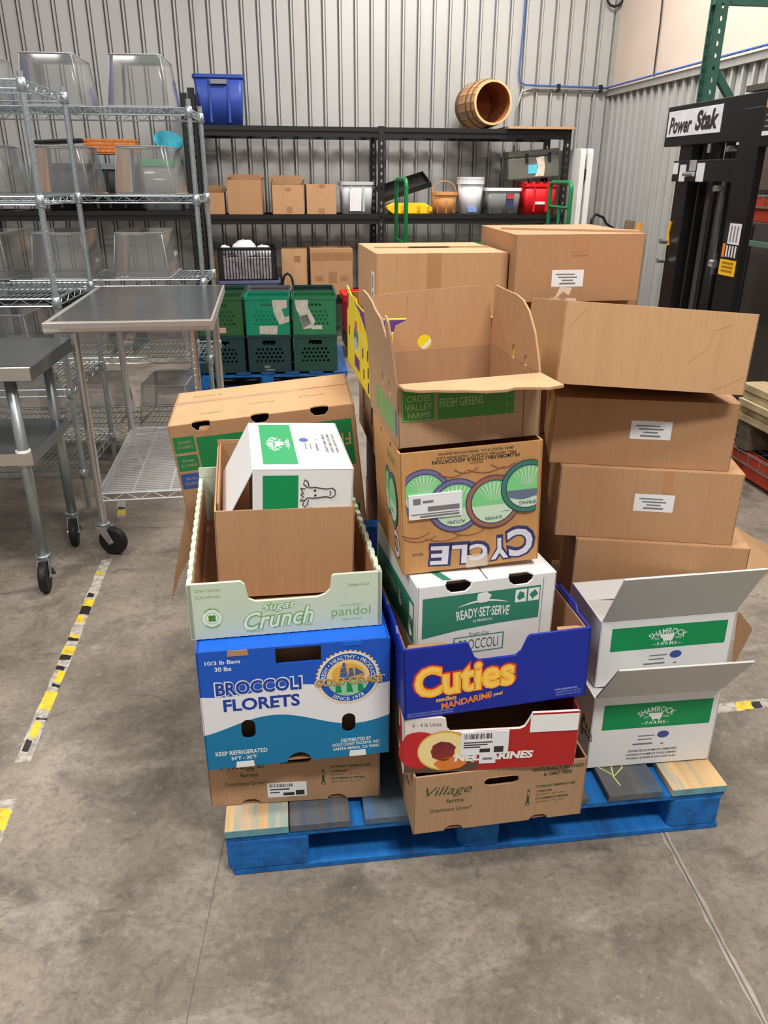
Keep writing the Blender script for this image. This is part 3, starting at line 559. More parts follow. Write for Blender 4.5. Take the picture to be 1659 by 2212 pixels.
def mandarin():
    c = Carton('mandarin_tray', 'royal blue mandarin tray with orange lettering holding the white broccoli carton', Q(x=.045, y=1.314, z=.459, yaw=.178, roll=-.033, w=.404, d=.56, h=.174)); w, d, h = c.w, c.d, c.h
    BL = mat('royal_blue_board', (16, 40, 150), .35, var=.05, scale=4)
    out = [(0, 0), (w, 0), (w, h), (w*.67, h), (w*.655, h*.97), (w*.625, h*.80), (w*.595, h*.735), (w*.40, h*.735), (w*.375, h*.78), (w*.345, h*.965), (w*.335, h), (0, h)]
    c.panel('front', BL, out, t=.006)
    sd = [(0, 0), (d, 0), (d, h), (d*.88, h), (d*.86, h+.012), (d*.7, h+.012), (d*.68, h), (0, h)]
    c.panel('left', BL, sd, [slot(d-.055, h*.76, .022, .03), slot(d-.055, h*.3, .02, .028)]); c.panel('right', BL, [(d-x, y) for x, y in reversed(sd)]); c.panel('back', BL); c.panel('bottom', CBI, rect(.006, .006, w-.006, d-.006))
    for x in (.006, w-.009): MB().box(x, x+.003, .008, d-.008, .006, h-.006).build('inner_liner', CBI, c.o)
    MB().box(.008, w*.33, .0066, .009, .006, h-.005).build('inner_liner', CBI, c.o); MB().box(w*.68, w-.008, .0066, .009, .006, h-.005).build('inner_liner', CBI, c.o)
    for x0, x1 in ((.01, .10), (w-.07, w-.01)): MB().prism([(x0, 0), (x1, 0), (x1-.01, .022), (x0+.01, .03)], F((0, .012, h-.004), (1, 0, 0), (0, .93, -.36), (0, .36, .93)), -.004, 0).build('corner_ledge', CB, c.o)
    OR = ink('orange', (240, 128, 30), .4); YE = ink('amber', (250, 190, 60), .4); RD = ink('red_outline', (216, 60, 40), .4)
    k = dict(x=w*.325, y=h*.52, slope=.02)
    c.txt('front', [dict(s='Cuties', w=.226, h=.086, bold=.085, **k)], RD, 1); c.txt('front', [dict(s='Cuties', w=.218, h=.078, bold=.055, **k)], YE, 2); c.txt('front', [dict(s='Cuties', w=.212, h=.071, bold=.0, **k)], ink('pale_amber', (252, 206, 96)), 3)
    c.txt('front', [dict(s='seedless', x=w*.225, y=h*.245, w=.044, h=.012, slope=.04, bold=.02), dict(s='easy peel', x=w*.475, y=h*.205, w=.044, h=.012, slope=.06, bold=.02)], YE, 1)
    c.txt('front', [dict(s='MANDARINS', x=w*.335, y=h*.175, w=.11, h=.017, slope=.13, bold=.03)], OR, 1)
    c.txt('front', [dict(s='www.cutiescitrus.com', x=w*.885, y=h*.155, w=.052, h=.006, bold=.02)]+[dict(s='PRODUCE OF U.S.A. NET WT', x=w*.90, y=h*(.11-.04*i), w=.056, h=.004) for i in range(2)]+[dict(s='GROWN AND PACKED IN CALIFORNIA FRESH MANDARINS', x=w*.14, y=h*(.075-.035*i), w=.1, h=.004) for i in range(2)], ink('pale_blue', (150, 170, 220)), 1)
mandarin()
def markon():
    c = Carton('broccoli_carton', 'white and pine green broccoli carton standing in the blue mandarin tray', Q(x=.070, y=1.408, z=.482, yaw=.250, w=.317, d=.35, h=.242)); w, d, h = c.w, c.d, c.h
    nt2 = lambda x: [(x+.03, h), (x+.026, h-.012), (x+.015, h-.021), (x-.015, h-.021), (x-.026, h-.012), (x-.03, h)]
    c.panel('front', WHITE, [(0, 0), (w, 0), (w, h)]+nt2(w*.74)+nt2(w*.29)+[(0, h)]); c.panel('back', WHITE); c.panel('right', WHITE)
    ho = [slot(d-.11, h*.66, .03, .036), slot(d-.035, h*.45, .026, .03)]
    c.panel('left', WHITE, rect(0, 0, d, h), [oval(d-.13, h*.62, .013, .02, 14), oval(d-.045, h*.50, .013, .02, 14)]); c.panel('bottom', CBI, rect(.005, .005, w-.005, d-.005))
    e = .005; tp = []
    for x0, x1, hx in ((e, w*.495, .29), (w*.505, w-e, .74)):
        X = w*hx; c.panel('top', WHITE, [(x0, e), (X-.028, e), (X-.02, .02), (X+.02, .02), (X+.028, e), (x1, e), (x1, d-e), (x0, d-e)], name='top_flap')
    MB().box(e, w-e, .03, d-e, h-.016, h-.007).build('inner_flap', CBI, c.o)
    c.prt('front', [(w*.04, h*.40), (w*.89, h*.60), (w*.89, h*.93), (w*.80, h*.93), (w*.76, h*.905), (w*.72, h*.905), (w*.66, h*.94), (w*.40, h*.94), (w*.33, h*.90), (w*.25, h*.90), (w*.19, h*.94), (w*.04, h*.95)] if False else [(w*.04, h*.475), (w*.3, h*.52), (w*.6, h*.545), (w*.89, h*.55), (w*.89, h*.885), (w*.04, h*.885)], GRN2, 1)
    c.txt('front', [dict(s='READY·SET·SERVE', x=w*.475, y=h*.685, w=.122, h=.024, bold=.02, arc=.42), dict(s='by MARKON', x=w*.475, y=h*.595, w=.044, h=.009, bold=.01)], INK_W, 2)
    sw = [(w*(.29+.36*i/12), h*.76+.012*math.sin(3.1416*i/12)) for i in range(13)]; c.prt('front', sw+[(x, y-.004*math.sin(3.1416*i/12)-.001) for i, (x, y) in reversed(list(enumerate(sw)))], INK_W, 2, 'swoosh_print')
    c.prt('front', [(w*.44, h*.78), (w*.5, h*.78), (w*.53, h*.845), (w*.49, h*.885), (w*.43, h*.875), (w*.425, h*.82)], INK_W, 3, 'chef_hat_print')
    c.txt('front', [dict(s='Fresh-Cut', x=w*.455, y=h*.465, w=.046, h=.0085)], GRN2, 2); c.txt('front', [dict(s='BROCCOLI', x=w*.455, y=h*.355, w=.092, h=.026, bold=-.008)], ink('dark_teal', (60, 78, 76)), 2)
    c.prt('front', [rect(w*.27, h*.265, w*.64, h*.445), list(reversed(rect(w*.278, h*.275, w*.632, h*.435)))], GRN2, 2, 'frame_print')
    for x in (.705, .80): c.prt('front', rect(w*x, h*.735, w*(x+.083), h*.865), INK_W, 2, 'icon_print'); c.prt('front', blob(w*(x+.041), h*.80, .009, .010, 10, .3), GRN2, 3, 'icon_print')
    MB().box(w*.905, w*.908, 0, .0008, .01, h-.01, F((0, 0, 0), (1, 0, 0), (0, -1, 0), (0, 0, 1))).build('crease', INK_G, c.o)
    c.prt('left', [rect(.01, h*.38, d-.02, h*.80), list(reversed(oval(d-.13, h*.62, .0145, .0215, 14))), list(reversed(oval(d-.045, h*.50, .0145, .0215, 14)))], GRN2, 1)
    c.txt('left', [dict(s='READY·SET·SERVE', x=d-.21, y=h*.63, w=.10, h=.024, arc=.42), dict(s='by MARKON', x=d-.21, y=h*.52, w=.04, h=.009)], INK_W, 2)
    c.prt('left', rect(d-.024-.03, h*.62, d-.026, h*.76), INK_W, 2, 'icon_print')
    for y in (.10, .19): c.multi('left', [oval(d-y, h-.004, .008, .006, 10)], INK_D, 2, 'vent_hole')
    c.prt('top', [(w*.2, .02), (w*.26, .02), (w*.2, .07), (w*.14, .07)], GRN2, 1)
markon()
def cycle():
    c = Carton('citrus_carton', 'brown citrus carton turned upside down with printed landscape circles', Q(x=.041, y=1.462, z=.726, yaw=.181, roll=-.045, w=.304, d=.31, h=.276)); w, d, h = c.w, c.d, c.h
    CC = kraft('kraft_orange', (192, 142, 90)); c.panel('front', CC); c.panel('right', CC); c.panel('back', CC); c.panel('left', CC, rect(0, 0, d, h), [slot(d-.09, h-.012, .02, .016), slot(d-.2, h-.012, .02, .016)]); c.panel('bottom', CC, rect(.005, .005, w-.005, d-.005))
    PU = ink('slate_purple', (112, 108, 148)); LG2 = ink('mint', (120, 204, 130)); CRM = ink('mint_cream', (196, 218, 190)); NV = ink('navy', (52, 54, 100)); BR = ink('ring_brown', (150, 100, 76)); TE = ink('ring_green', (56, 124, 98)); SL = ink('slate_blue', (100, 112, 136))
    def clip(pl, x0=.012, x1=None):
        x1 = x1 or w*.965; return [(min(max(x, x0), x1), y) for x, y in pl]
    def medal(fr, cx, cy, R, col, lv, word, xr=None, sx=1.0):
        k = (lambda pl: [(cx+(x-cx)*sx, y) for x, y in pl]); cl = (lambda pl: clip(k(pl), .012, xr) if xr else k(pl))
        c.prt(fr, cl(oval(cx, cy, R, R, 36)), NV, lv, 'landscape_circle'); c.prt(fr, cl(oval(cx, cy, R*.965, R*.965, 36)), col, lv+1, 'landscape_circle'); c.prt(fr, cl(oval(cx, cy, R*.82, R*.82, 32)), NV, lv+2, 'landscape_circle')
        c.prt(fr, cl(oval(cx, cy, R*.785, R*.785, 32)), CRM, lv+3, 'landscape_circle')
        c.prt(fr, cl([(x, max(y, cy-R*.10)) for x, y in oval(cx, cy, R*.78, R*.78, 40)]), LG2, lv+4, 'landscape_circle')
        c.prt(fr, cl([(x, min(max(y, cy-R*.42+.05*R*math.sin(x*90)), cy-R*.10)) for x, y in oval(cx, cy, R*.775, R*.775, 60)]), SL, lv+4, 'landscape_circle')
        rows_ = []
        for i in range(-4, 5):
            a0 = i*.17; rows_.append(cl([(cx+R*math.sin(a0-.03)*.28, cy+R*.06), (cx+R*math.sin(a0+.03)*.28, cy+R*.06), (cx+R*math.sin(a0*1.25+.05)*.73, cy+R*math.cos(a0*1.25)*.73), (cx+R*math.sin(a0*1.25-.05)*.73, cy+R*math.cos(a0*1.25)*.73)]))
        c.multi(fr, rows_, CRM, lv+5, 'crop_rows_print')
        if word: c.txt(fr, [dict(s=word, x=cx, y=cy-R*.60, w=R*.62*sx, h=.0075, rot=180)], NV, lv+5)
    medal('front', w*.165, h*.66, .056, PU, 1, 'WINTER', w*.965); medal('front', w*.39, h*.545, .061, PU, 7, 'AUTUMN'); medal('front', w*.655, h*.545, .061, BR, 13, 'SUMMER'); medal('front', w*.90, h*.645, .060, TE, 19, 'SPRING', w*.965)
    word = [('C', .865, .15, .062, .078, 10), ('Y', .71, .115, .046, .062, 3), ('C', .555, .105, .046, .052, 0), ('L', .415, .105, .04, .056, -4), ('E', .27, .115, .046, .056, -8)]
    c.txt('front', [dict(s=s, x=w*x, y=h*y+.008, w=ww+.005, h=hh, rot=180+r*.6, bold=.10) for s, x, y, ww, hh, r in word], NV, 2); c.txt('front', [dict(s=s, x=w*x-.001, y=h*y+.006, w=ww-.006, h=hh-.012, rot=180+r*.6, bold=.035) for s, x, y, ww, hh, r in word], ink('lilac_white', (214, 210, 222)), 3)
    c.txt('front', [dict(s='BRAND', x=w*.11, y=h*.165, w=.024, h=.006, rot=180), dict(s='FILLMORE-PIRU CITRUS ASSOCIATION', x=w*.53, y=h*.905, w=.185, h=.0085, rot=180, bold=.03), dict(s='GROWN AND PACKED BY', x=w*.53, y=h*.875, w=.03, h=.005, rot=180), dict(s='PIRU, VENTURA COUNTY, CALIFORNIA U.S.A.', x=w*.53, y=h*.935, w=.17, h=.0065, rot=180, bold=.02), dict(s='LEMONS · PRODUCT OF U.S.A. · TREATED WITH FOOD GRADE WAX', x=w*.53, y=h*.965, w=.16, h=.0055, rot=180, bold=.02)], INK_D, 1)
    for x, y, ln in ((.1, .31, .06), (.13, .275, .07), (.3, .26, .08), (.48, .285, .07), (.36, .78, .06), (.46, .80, .05), (.6, .79, .08), (.72, .81, .05)): MB().tube([c.f('front')(w*x+ln*(i/5-.5), h*y+.010*(i/5-.5)**2*4, .0006) for i in range(6)], .0012, 4).build('wind_line_print', BR, c.o)
    c.label('front', w*.055, h*.47, .113, .054, ((.35, .30, .6, .2), (.08, .62, .14, .25), (.26, .66, .2, .1), (.04, .18, .9, .05), (.2, .06, .75, .08)), 26, bars=False)
    medal('left', d-.075, h*.53, .062, TE, 8, None, None, .8); medal('left', d-.135, h*.53, .058, GRN2, 1, None, None, .7)
    c.txt('left', [dict(s='C', x=d-.05, y=h*.18, w=.055, h=.07, rot=180, bold=.1)], NV, 2); c.txt('left', [dict(s='C', x=d-.05, y=h*.18, w=.05, h=.062, rot=180, bold=.03)], ink('lilac_white', (214, 210, 222)), 3)
    c.txt('left', [dict(s='LEMONS', x=d-.09, y=h*.86, w=.09, h=.02, rot=180)], GRN3, 1)
    MB().box(w*.46, w*.62, -.0006, 0, .0, .03).build('clear_tape', mat('clear_tape', (196, 178, 158), .2, var=.1), c.o)
cycle()
def greens_open():
    c = Carton('open_greens_carton', 'open brown carton of fresh greens with raised torn flaps on the citrus carton', Q(x=.028, y=1.478, z=1.0065, yaw=.19, roll=-.042, w=.300, d=.325, h=.127)); w, d, h = c.w, c.d, c.h
    c.panel('front', CBD); c.panel('left', CBD, rect(0, 0, d, h), [slot(d*.55, h-.016, .014, .03), slot(d*.78, h-.02, .014, .034)]); c.panel('right', CBD); c.panel('back', CBD); c.panel('bottom', CBI, rect(.005, .005, w-.005, d-.005))
    c.prt('front', rect(w*.03, h*.42, w*.265, h*.985), GRN3, 1); c.prt('front', rect(w*.275, h*.42, w*.81, h*.985), GRN3, 1); c.prt('front', rect(w*.005, 0, w*.02, .001), CBD, 1)
    LT = ink('light_leaf', (150, 170, 100))
    c.prt('front', [rect(w*.035, h*.43, w*.26, h*.975), list(reversed(rect(w*.040, h*.445, w*.255, h*.96)))], LT, 2, 'frame_print'); c.multi('front', [rect(w*.755, h*.42, w*.757, h*.98), rect(w*.757, h*.7, w*.81, h*.705), rect(w*.757, h*.56, w*.81, h*.565)], LT, 2, 'frame_print')
    c.txt('front', [dict(s='CROSS', x=w*.148, y=h*.79, w=.048, h=.0135, bold=.015), dict(s='VALLEY', x=w*.148, y=h*.655, w=.056, h=.0145, bold=.015), dict(s='FARMS', x=w*.148, y=h*.52, w=.046, h=.013, bold=.015), dict(s='FRESH GREENS', x=w*.44, y=h*.69, w=.09, h=.018, bold=.012)], LT, 2)
    MB().box(w*.876, w*.879, -.0008, 0, .0, h).build('crease', mat('crease_brown', (90, 64, 44), .8), c.o)
    c.prt('left', rect(d*.42, h*.15, d*.93, h*.62), ink('side_green', (106, 152, 84)), 1); c.prt('left', rect(d*.94, h*.2, d*.985, h*.6), LB, 1); c.prt('left', rect(d*.27, h*.2, d*.39, h*.62), ink('side_green', (106, 152, 84)), 1)
    c.txt('left', [dict(s='FRESH', x=d*.6, y=h*.4, w=.07, h=.02)], LT, 2)
    # raised flaps
    holes = [[(w*.865, .01), (w*.80, .012), (w*.785, .055), (w*.72, .075), (w*.715, .135), (w*.87, .138)], oval(w*.585, .004, .0185, .0185, 18)]
    holes = [[(w-x, y) for x, y in reversed(hh)] for hh in holes]; holes = [[(w-x, y) for x, y in hh] for hh in holes]
    bf = [(0, -.003), (w, -.003), (w*1.0, .108), (w*.93, .130), (w*.5, .134), (w*.12, .137), (w*.07, .131), (w*.055, .108), (0.004, .100)]
    # back frame runs right-to-left, so x grows towards the viewer's left
    c.flap('back', None, None, 5, CB, 'back_flap', poly=bf, holes=[[(w*.80, .006), (w*.865, .006), (w*.87, .118), (w*.67, .121), (w*.675, .078), (w*.70, .066), (w*.775, .058), (w*.795, .04)], oval(w*.55, .017, .0175, .0165, 18)])
    rf = [(0.004, .001), (d-.004, .001), (d-.004, .136), (d*.55, .134), (d*.42, .128), (d*.3, .112), (d*.16, .075), (d*.06, .03)]
    c.flap('right', None, None, 4, CB, 'right_flap', poly=rf, holes=[slot(d*.5, .012, .020, .036), slot(d*.26, .006, .020, .034)])
    lf_ = [(.01, .001), (d-.002, .001), (d-.004, .10), (d-.012, .125), (d-.035, .135), (d-.045, .10), (d-.048, .085), (d-.07, .10), (d-.09, .118), (d-.15, .128), (d-.18, .14), (d-.23, .148), (.04, .150), (.015, .12)]
    c.flap('left', None, None, 5, CBD, 'left_flap', poly=lf_); 
    ff = [(.004, .001), (w-.003, .001), (w+.012, .085), (w*.93, .092), (w*.80, .080), (w*.72, .075), (w*.66, .083), (w*.52, .080), (w*.40, .066), (w*.30, .060), (w*.22, .050), (w*.12, .046), (w*.03, .030)]
    c.flap('front', None, None, 94, CB3, 'front_flap', poly=ff, t=.006)
greens_open()

# ------------------------------------------------------------------ stack behind the middle boxes
c = Carton('base_carton', 'brown carton at the bottom of the stack behind the middle boxes', Q(x=.0, y=2.06, z=.1445, yaw=.15, w=.38, d=.42, h=.426)); c.shell(CB2)
MB().box(-.055, -.002, .0, .05, .40, .425).build('blue_tab', ink('sky_blue', (40, 124, 214)), c.o)
c = Carton('mandarin_box', 'dark blue mandarin box squeezed behind the citrus carton', Q(x=.0, y=2.05, z=.573, yaw=.15, w=.38, d=.40, h=.18)); c.shell(BLUEK); c.prt('left', rect(.05, .02, .38, .15), ink('dark_violet', (54, 40, 92)), 1); c.prt('front', oval(.05, .11, .018, .03), ink('orange', (240, 128, 30), .4), 1); c.prt('front', oval(.052, .11, .012, .022), ink('amber', (250, 190, 60), .4), 2)
c = Carton('slotted_carton', 'brown slotted carton under the yellow fruit box', Q(x=-.012, y=2.06, z=.754, yaw=.16, w=.38, d=.46, h=.19)); c.shell(CBD)
for x in (.12, .3): MB().prism(slot(x, .12, .03, .09), c.f('left'), -.002, .0008).build('hand_slot', INK_D, c.o)
[c.prt('left', rect(x_, .02, x_+.004, .18), INK_D, 1, 'fold_line') for x_ in (.36, .42)]
YB = mat('yellow_board', (240, 216, 36), .45, var=.03); PUR = ink('purple', (98, 60, 128))
c = Carton('fruit_box', 'yellow and purple fruit box behind the open greens carton', Q(x=-.036, y=2.05, z=.946, yaw=.165, w=.40, d=.54, h=.224)); w, d, h = c.w, c.d, c.h
c.panel('left', YB, [(0, 0), (d, 0), (d, h), (d*.86, h+.004), (d*.83, h-.004), (d*.45, h-.004), (d*.42, h+.008), (d*.2, h+.004), (0, h+.02)]); c.panel('front', YB); c.panel('right', YB); c.panel('back', CBD); c.panel('bottom', CBI, rect(.005, .005, w-.005, d-.005))
c.prt('front', rect(.001, h*.84, w-.001, h-.004), PUR, 1); c.prt('front', rect(.001, h*.825, w-.001, h*.845), INK_W, 2); c.prt('front', [(w*.22, h*.45), (w*.25, h*.45), (w*.46, h*.80), (w*.43, h*.80)], INK_W, 2)
c.prt('left', [(d*.36, h-.006), (d-.002, h-.006), (d-.002, h*.62), (d*.8, h*.78), (d*.6, h*.9)], PUR, 1); c.prt('left', [(.002, h-.002), (.05, h-.002), (.04, h*.8), (.002, h*.74)], PUR, 1)
c.prt('left', oval(d*.42, h*.52, .06, .042, 20), INK_W, 2, 'round_emblem'); c.prt('left', oval(d*.42, h*.52, .052, .036, 20), GRN2, 3, 'round_emblem'); c.prt('left', oval(d*.42, h*.66, .026, .02, 14), ink('tomato', (216, 70, 36)), 4, 'round_emblem'); c.prt('left', oval(d*.42, h*.45, .04, .018, 14), ink('pale_teal', (170, 200, 190)), 4, 'round_emblem')
c.prt('left', rect(d*.36, h*.12, d*.56, h*.28), PUR, 2)
[c.prt('left', rect(d*x_, .003, d*x_+.004, h-.006), ink('pale_line', (220, 206, 150)), 3, 'fold_line') for x_ in (.325, .59)]
for x, y in ((.12, .5), (.7, .45), (.74, .2), (.88, .5), (.9, .3), (.91, .12)): MB().prism(slot(d*x, h*y, .012, .03), c.f('left'), 0, .0015).build('vent_slot', INK_D, c.o)
BL_ = lambda c, k, x, y, ww=.10, hh=.048: c.label(k, x, y, ww, hh, ((.25, .14, .5, .10), (.32, .34, .36, .08), (.2, .52, .6, .08), (.12, .70, .6, .07)), 1, bars=False)
def plain(label, q, m=CB, sticker=None, tape_=None, top=True, name='shipping_carton', group=None):
    c = Carton(name, label, q, group); c.shell(m, top)
    if sticker: BL_(c, 'front', *sticker)
    if tape_:
        for x0, x1, y0 in tape_: MB().box(x0, x1, -.0008, 0, y0, c.h).build('clear_tape', mat('clear_tape_kraft', (176, 130, 90), .15, var=.06), c.o)
    return c
c = plain('wide brown carton behind the open greens carton with an edge label', Q(x=-.024, y=2.155, z=1.112, yaw=.165, w=.368, d=.364, h=.212), CB3, None, ((.14, .178, .1),))
c.label('left', .28, .07, .05, .09, ((.3, .1, .3, .3), (.3, .5, .3, .4)), 1, bars=False)
MB().prism([(.02, .17), (.36, .165), (.36, .178), (.2, .19)], c.f('top'), .0, .004).build('lifted_flap', CB3, c.o)
MB().box(.12, .24, .16, .20, .0045, .0055, c.f('top')).build('clear_tape', mat('clear_tape', (196, 178, 158), .2, var=.1), c.o)
# ------------------------------------------------------------------ right stack
plain('brown carton at the bottom of the right stack behind the dairy boxes', Q(x=.50, y=1.87, z=.1445, yaw=-.10, w=.44, d=.30, h=.2625), CB2)
r1 = plain('lowest full brown carton of the right stack with an open side flap', Q(x=.513, y=1.854, z=.409, yaw=-.124, w=.445, d=.30, h=.219), CB)
iv = r1.M.inverted()
def loc_poly(c, pts, m, name, t=.0045):
    iv = c.M.inverted(); P = [iv @ Vector(q) for q in pts]; n = (P[1]-P[0]).cross(P[2]-P[0]).normalized()*t; k = len(P)
    mb = MB(); mb.v = [tuple(q) for q in P]+[tuple(q+n) for q in P]; mb.f = [tuple(range(k)), tuple(range(2*k-1, k-1, -1))]+[(i, k+i, k+(i+1) % k, (i+1) % k) for i in range(k)]
    return mb.build(name, m, c.o)
loc_poly(r1, [(.965, 1.99, .625), (1.168, 2.0, .503), (.995, 1.86, .45), (.95, 1.82, .50)], CB3, 'side_flap')
plain('brown carton with a white label second from the bottom of the right stack', Q(x=.459, y=1.879, z=.629, yaw=-.132, w=.457, d=.30, h=.197), CB, (.195, .083), ((.262, .285, .136),))
plain('brown carton with a white label just under the big tilted carton', Q(x=.432, y=1.904, z=.827, yaw=-.141, w=.45, d=.30, h=.176), CB2, (.195, .075))
c = Carton('tilted_carton', 'big blank brown carton tilted forward on top of the right stack', Q(x=.399, y=1.77, z=1.070, yaw=.071, roll=.074, pitch=-.12, w=.461, d=.31, h=.188)); c.shell(CB3, False)
c.panel('top', CBI, rect(.005, .005, c.w-.005, c.d-.005), name='top_flap')
MB().box(.02, .06, .12, .2, .0, .006, c.f('top')).build('clear_tape', mat('clear_tape', (196, 178, 158), .2, var=.1), c.o); MB().prism([(.0, 0), (.02, .02), (.034, .012), (.04, .03), (.012, .03)], F((.0, .1, c.h), (1, 0, 0), (0, .1, 1), (0, -1, 0)), 0, .004).build('tape_scrap', mat('clear_tape', (196, 178, 158), .2, var=.1), c.o)
for pts in ([(.40, .16), (.36, .145), (.35, .10), (.31, .07)], [(.455, .045), (.42, .025), (.38, .006)], [(.012, .125), (.03, .15), (.05, .172)]):
    MB().tube([c.f('front')(x, y, -.0003) for x, y in pts], .0012, 4).build('crease', CB, c.o)
c = plain('top brown carton of the right rear stack with a white label', Q(x=.348, y=2.16, z=1.198, yaw=.09, roll=-.008, w=.354, d=.45, h=.175), CB2, (.105, .04, .088, .044), ((.155, .20, .12),))
MB().prism([(.01, .22), (.35, .03), (.352, .06), (.02, .26)], c.f('top'), .0, .006).build('lifted_flap', CB3, c.o)
plain('brown carton under the top carton of the right rear stack', Q(x=.345, y=2.235, z=.80, yaw=.06, w=.375, d=.36, h=.395), CB2)
plain('lower brown carton at the back of the right rear stack', Q(x=.40, y=2.235, z=.1445, yaw=.06, w=.36, d=.34, h=.652), CB2)
# ------------------------------------------------------------------ white dairy boxes, front right
def dairy(label, q, tip, sideflap):
    c = Carton('dairy_box', label, q); w, d, h = c.w, c.d, c.h
    for k in ('front', 'back', 'left', 'right'): c.panel(k, WHITE)
    c.panel('bottom', CBI, rect(.005, .005, w-.005, d-.005))
    for k, t_ in (('left', .0047), ('right', .0047)): pass
    shamrock_front(c, None, w, h, c.f('front'))
    c.flap('front', (.003, w-.003), tip[0], tip[1], FLAPW, 'front_flap'); c.flap('back', (.003, w-.003), min(tip[0], d*.45), -90, WHITE, 'back_flap'); c.flap('left', (.003, d-.003), .10, -98, FLAPW, 'side_flap')
    return c
d1 = dairy('lower white and green dairy box on the pallet corner', Q(x=.513, y=1.525, z=.1445, yaw=.107, roll=-.01, w=.323, d=.22, h=.214), (.18, 34), False)
d2 = dairy('upper white and green dairy box with an open brown side flap', Q(x=.520, y=1.567, z=.360, yaw=.128, roll=-.02, w=.340, d=.20, h=.186), (.18, 28), False)
loc_poly(d2, [(.865, 1.62, .545), (.985, 1.76, .41), (.90, 1.65, .385), (.868, 1.60, .40)], CB2, 'side_flap')
cow(d1, d1.f('left'), .2, .1, .05, 90)
# ------------------------------------------------------------------ wire shelving
def grooved(p0, p1, r, n=12, pitch=.0254):
    prof = []; L_ = (Vector(p1)-Vector(p0)).length; z = 0
    while z < L_-.003: prof += [(z, r), (min(L_, z+pitch*.86), r), (min(L_, z+pitch*.88), r*.93), (min(L_, z+pitch*.98), r*.93)]; z += pitch
    return MB().lathe(prof, p0, Vector(p1)-Vector(p0), n)
def wire_shelf_meshes(W, D, along_x=False):
    fr = MB()
    def truss(p0, p1):
        p0, p1 = Vector(p0), Vector(p1); dn = Vector((0, 0, -.032)); L_ = (p1-p0).length; k = max(4, int(L_/.05))
        fr.tube([p0, p1], .0036, 5); fr.tube([p0+dn, p1+dn], .0036, 5)
        fr.tube([p0+(p1-p0)*i/k+(dn if i % 2 else Vector()) for i in range(k+1)], .0024, 4)
    a, b = .012, .012
    truss((a, b, 0), (W-a, b, 0)); truss((a, D-b, 0), (W-a, D-b, 0)); truss((a, b, 0), (a, D-b, 0)); truss((W-a, b, 0), (W-a, D-b, 0))
    dk_ = MB()
    if along_x:
        for i in range(int(D/.022)): dk_.box(.012, W-.012, .02+i*.022, .0245+i*.022, .001, .0055)
        for x in (W*.33, W*.66): dk_.box(x-.002, x+.002, .01, D-.01, -.004, .001)
    else:
        for i in range(int(W/.025)): dk_.box(.02+i*.025, .0235+i*.025, .012, D-.012, .001, .0045)
        for y in (D*.25, D*.5, D*.75): dk_.box(.01, W-.01, y-.002, y+.002, -.003, .001)
    return fr.mesh('shelf_frame', ZINC), dk_.mesh('wire_deck', ZINC)
def wire_rack(name, label, loc, rz, W, D, H, levels):
    t = thing(name, label, 'wire shelving', loc, rz); f_, d_ = wire_shelf_meshes(W, D)
    pm = grooved((0, 0, .0), (0, 0, H), .0127, 14).mesh('post', ZINC)
    for x, y in ((.012, .012), (W-.012, .012), (.012, D-.012), (W-.012, D-.012)):
        inst('post', pm, t, (x, y, 0)); 
    col = MB().lathe([(-.04, .019), (-.038, .021), (.006, .0175), (.008, .0145)], (0, 0, 0), (0, 0, 1), 12).mesh('shelf_collar', ZINC, True)
    for z in levels:
        s_ = inst('shelf_frame', f_, t, (0, 0, z)); inst('wire_deck', d_, s_)
        for x, y in ((.012, .012), (W-.012, .012), (.012, D-.012), (W-.012, D-.012)): inst('shelf_collar', col, s_, (x, y, 0))
    return t
def rz_pt(loc, rz, x, y): return (loc[0]+x*math.cos(rz)-y*math.sin(rz), loc[1]+x*math.sin(rz)+y*math.cos(rz))
ZL = (.20, .60, 1.01, 1.43, 1.865)
la = (-1.45-1.22*math.cos(.09), 3.50-1.22*math.sin(.09), 0)
wire_rack('wire_shelving', 'near wire shelving unit at the left edge behind the steel tables', la, .09, 1.22, .61, 1.895, ZL)
ZB = (.20, .60, 1.01, 1.42, 1.82)
lb = (-.955-1.52*math.cos(.09), 4.235-1.52*math.sin(.09), 0)
wire_rack('wire_shelving', 'rear wire shelving unit holding upturned clear bins', lb, .09, 1.52, .46, 1.86, ZB)
# clear bins
def clear_mat(name, tint, dens):
    m = bpy.data.materials.new(name); m.use_nodes = True; nt = m.node_tree; N = nt.nodes; L = nt.links; N.remove(N['Principled BSDF']); out = N['Material Output']
    tr = N.new('ShaderNodeBsdfTransparent'); tr.inputs[0].default_value = rgb(tint); gl = N.new('ShaderNodeBsdfGlossy'); gl.inputs['Roughness'].default_value = .12; df = N.new('ShaderNodeBsdfDiffuse'); df.inputs[0].default_value = rgb((206, 206, 206))
    fz = N.new('ShaderNodeFresnel'); fz.inputs[0].default_value = 1.5; m1 = N.new('ShaderNodeMixShader'); m2 = N.new('ShaderNodeMixShader'); m1.inputs[0].default_value = dens
    L.new(tr.outputs[0], m1.inputs[1]); L.new(df.outputs[0], m1.inputs[2]); L.new(fz.outputs[0], m2.inputs[0]); L.new(m1.outputs[0], m2.inputs[1]); L.new(gl.outputs[0], m2.inputs[2]); L.new(m2.outputs[0], out.inputs[0]); MATS[name] = m; return m
CLR = clear_mat('clear_plastic', (238, 238, 238), .17); CLE = clear_mat('clear_plastic_edge_highlight', (230, 230, 230), .62); CLT = clear_mat('clear_tote_plastic', (225, 228, 230), .30)
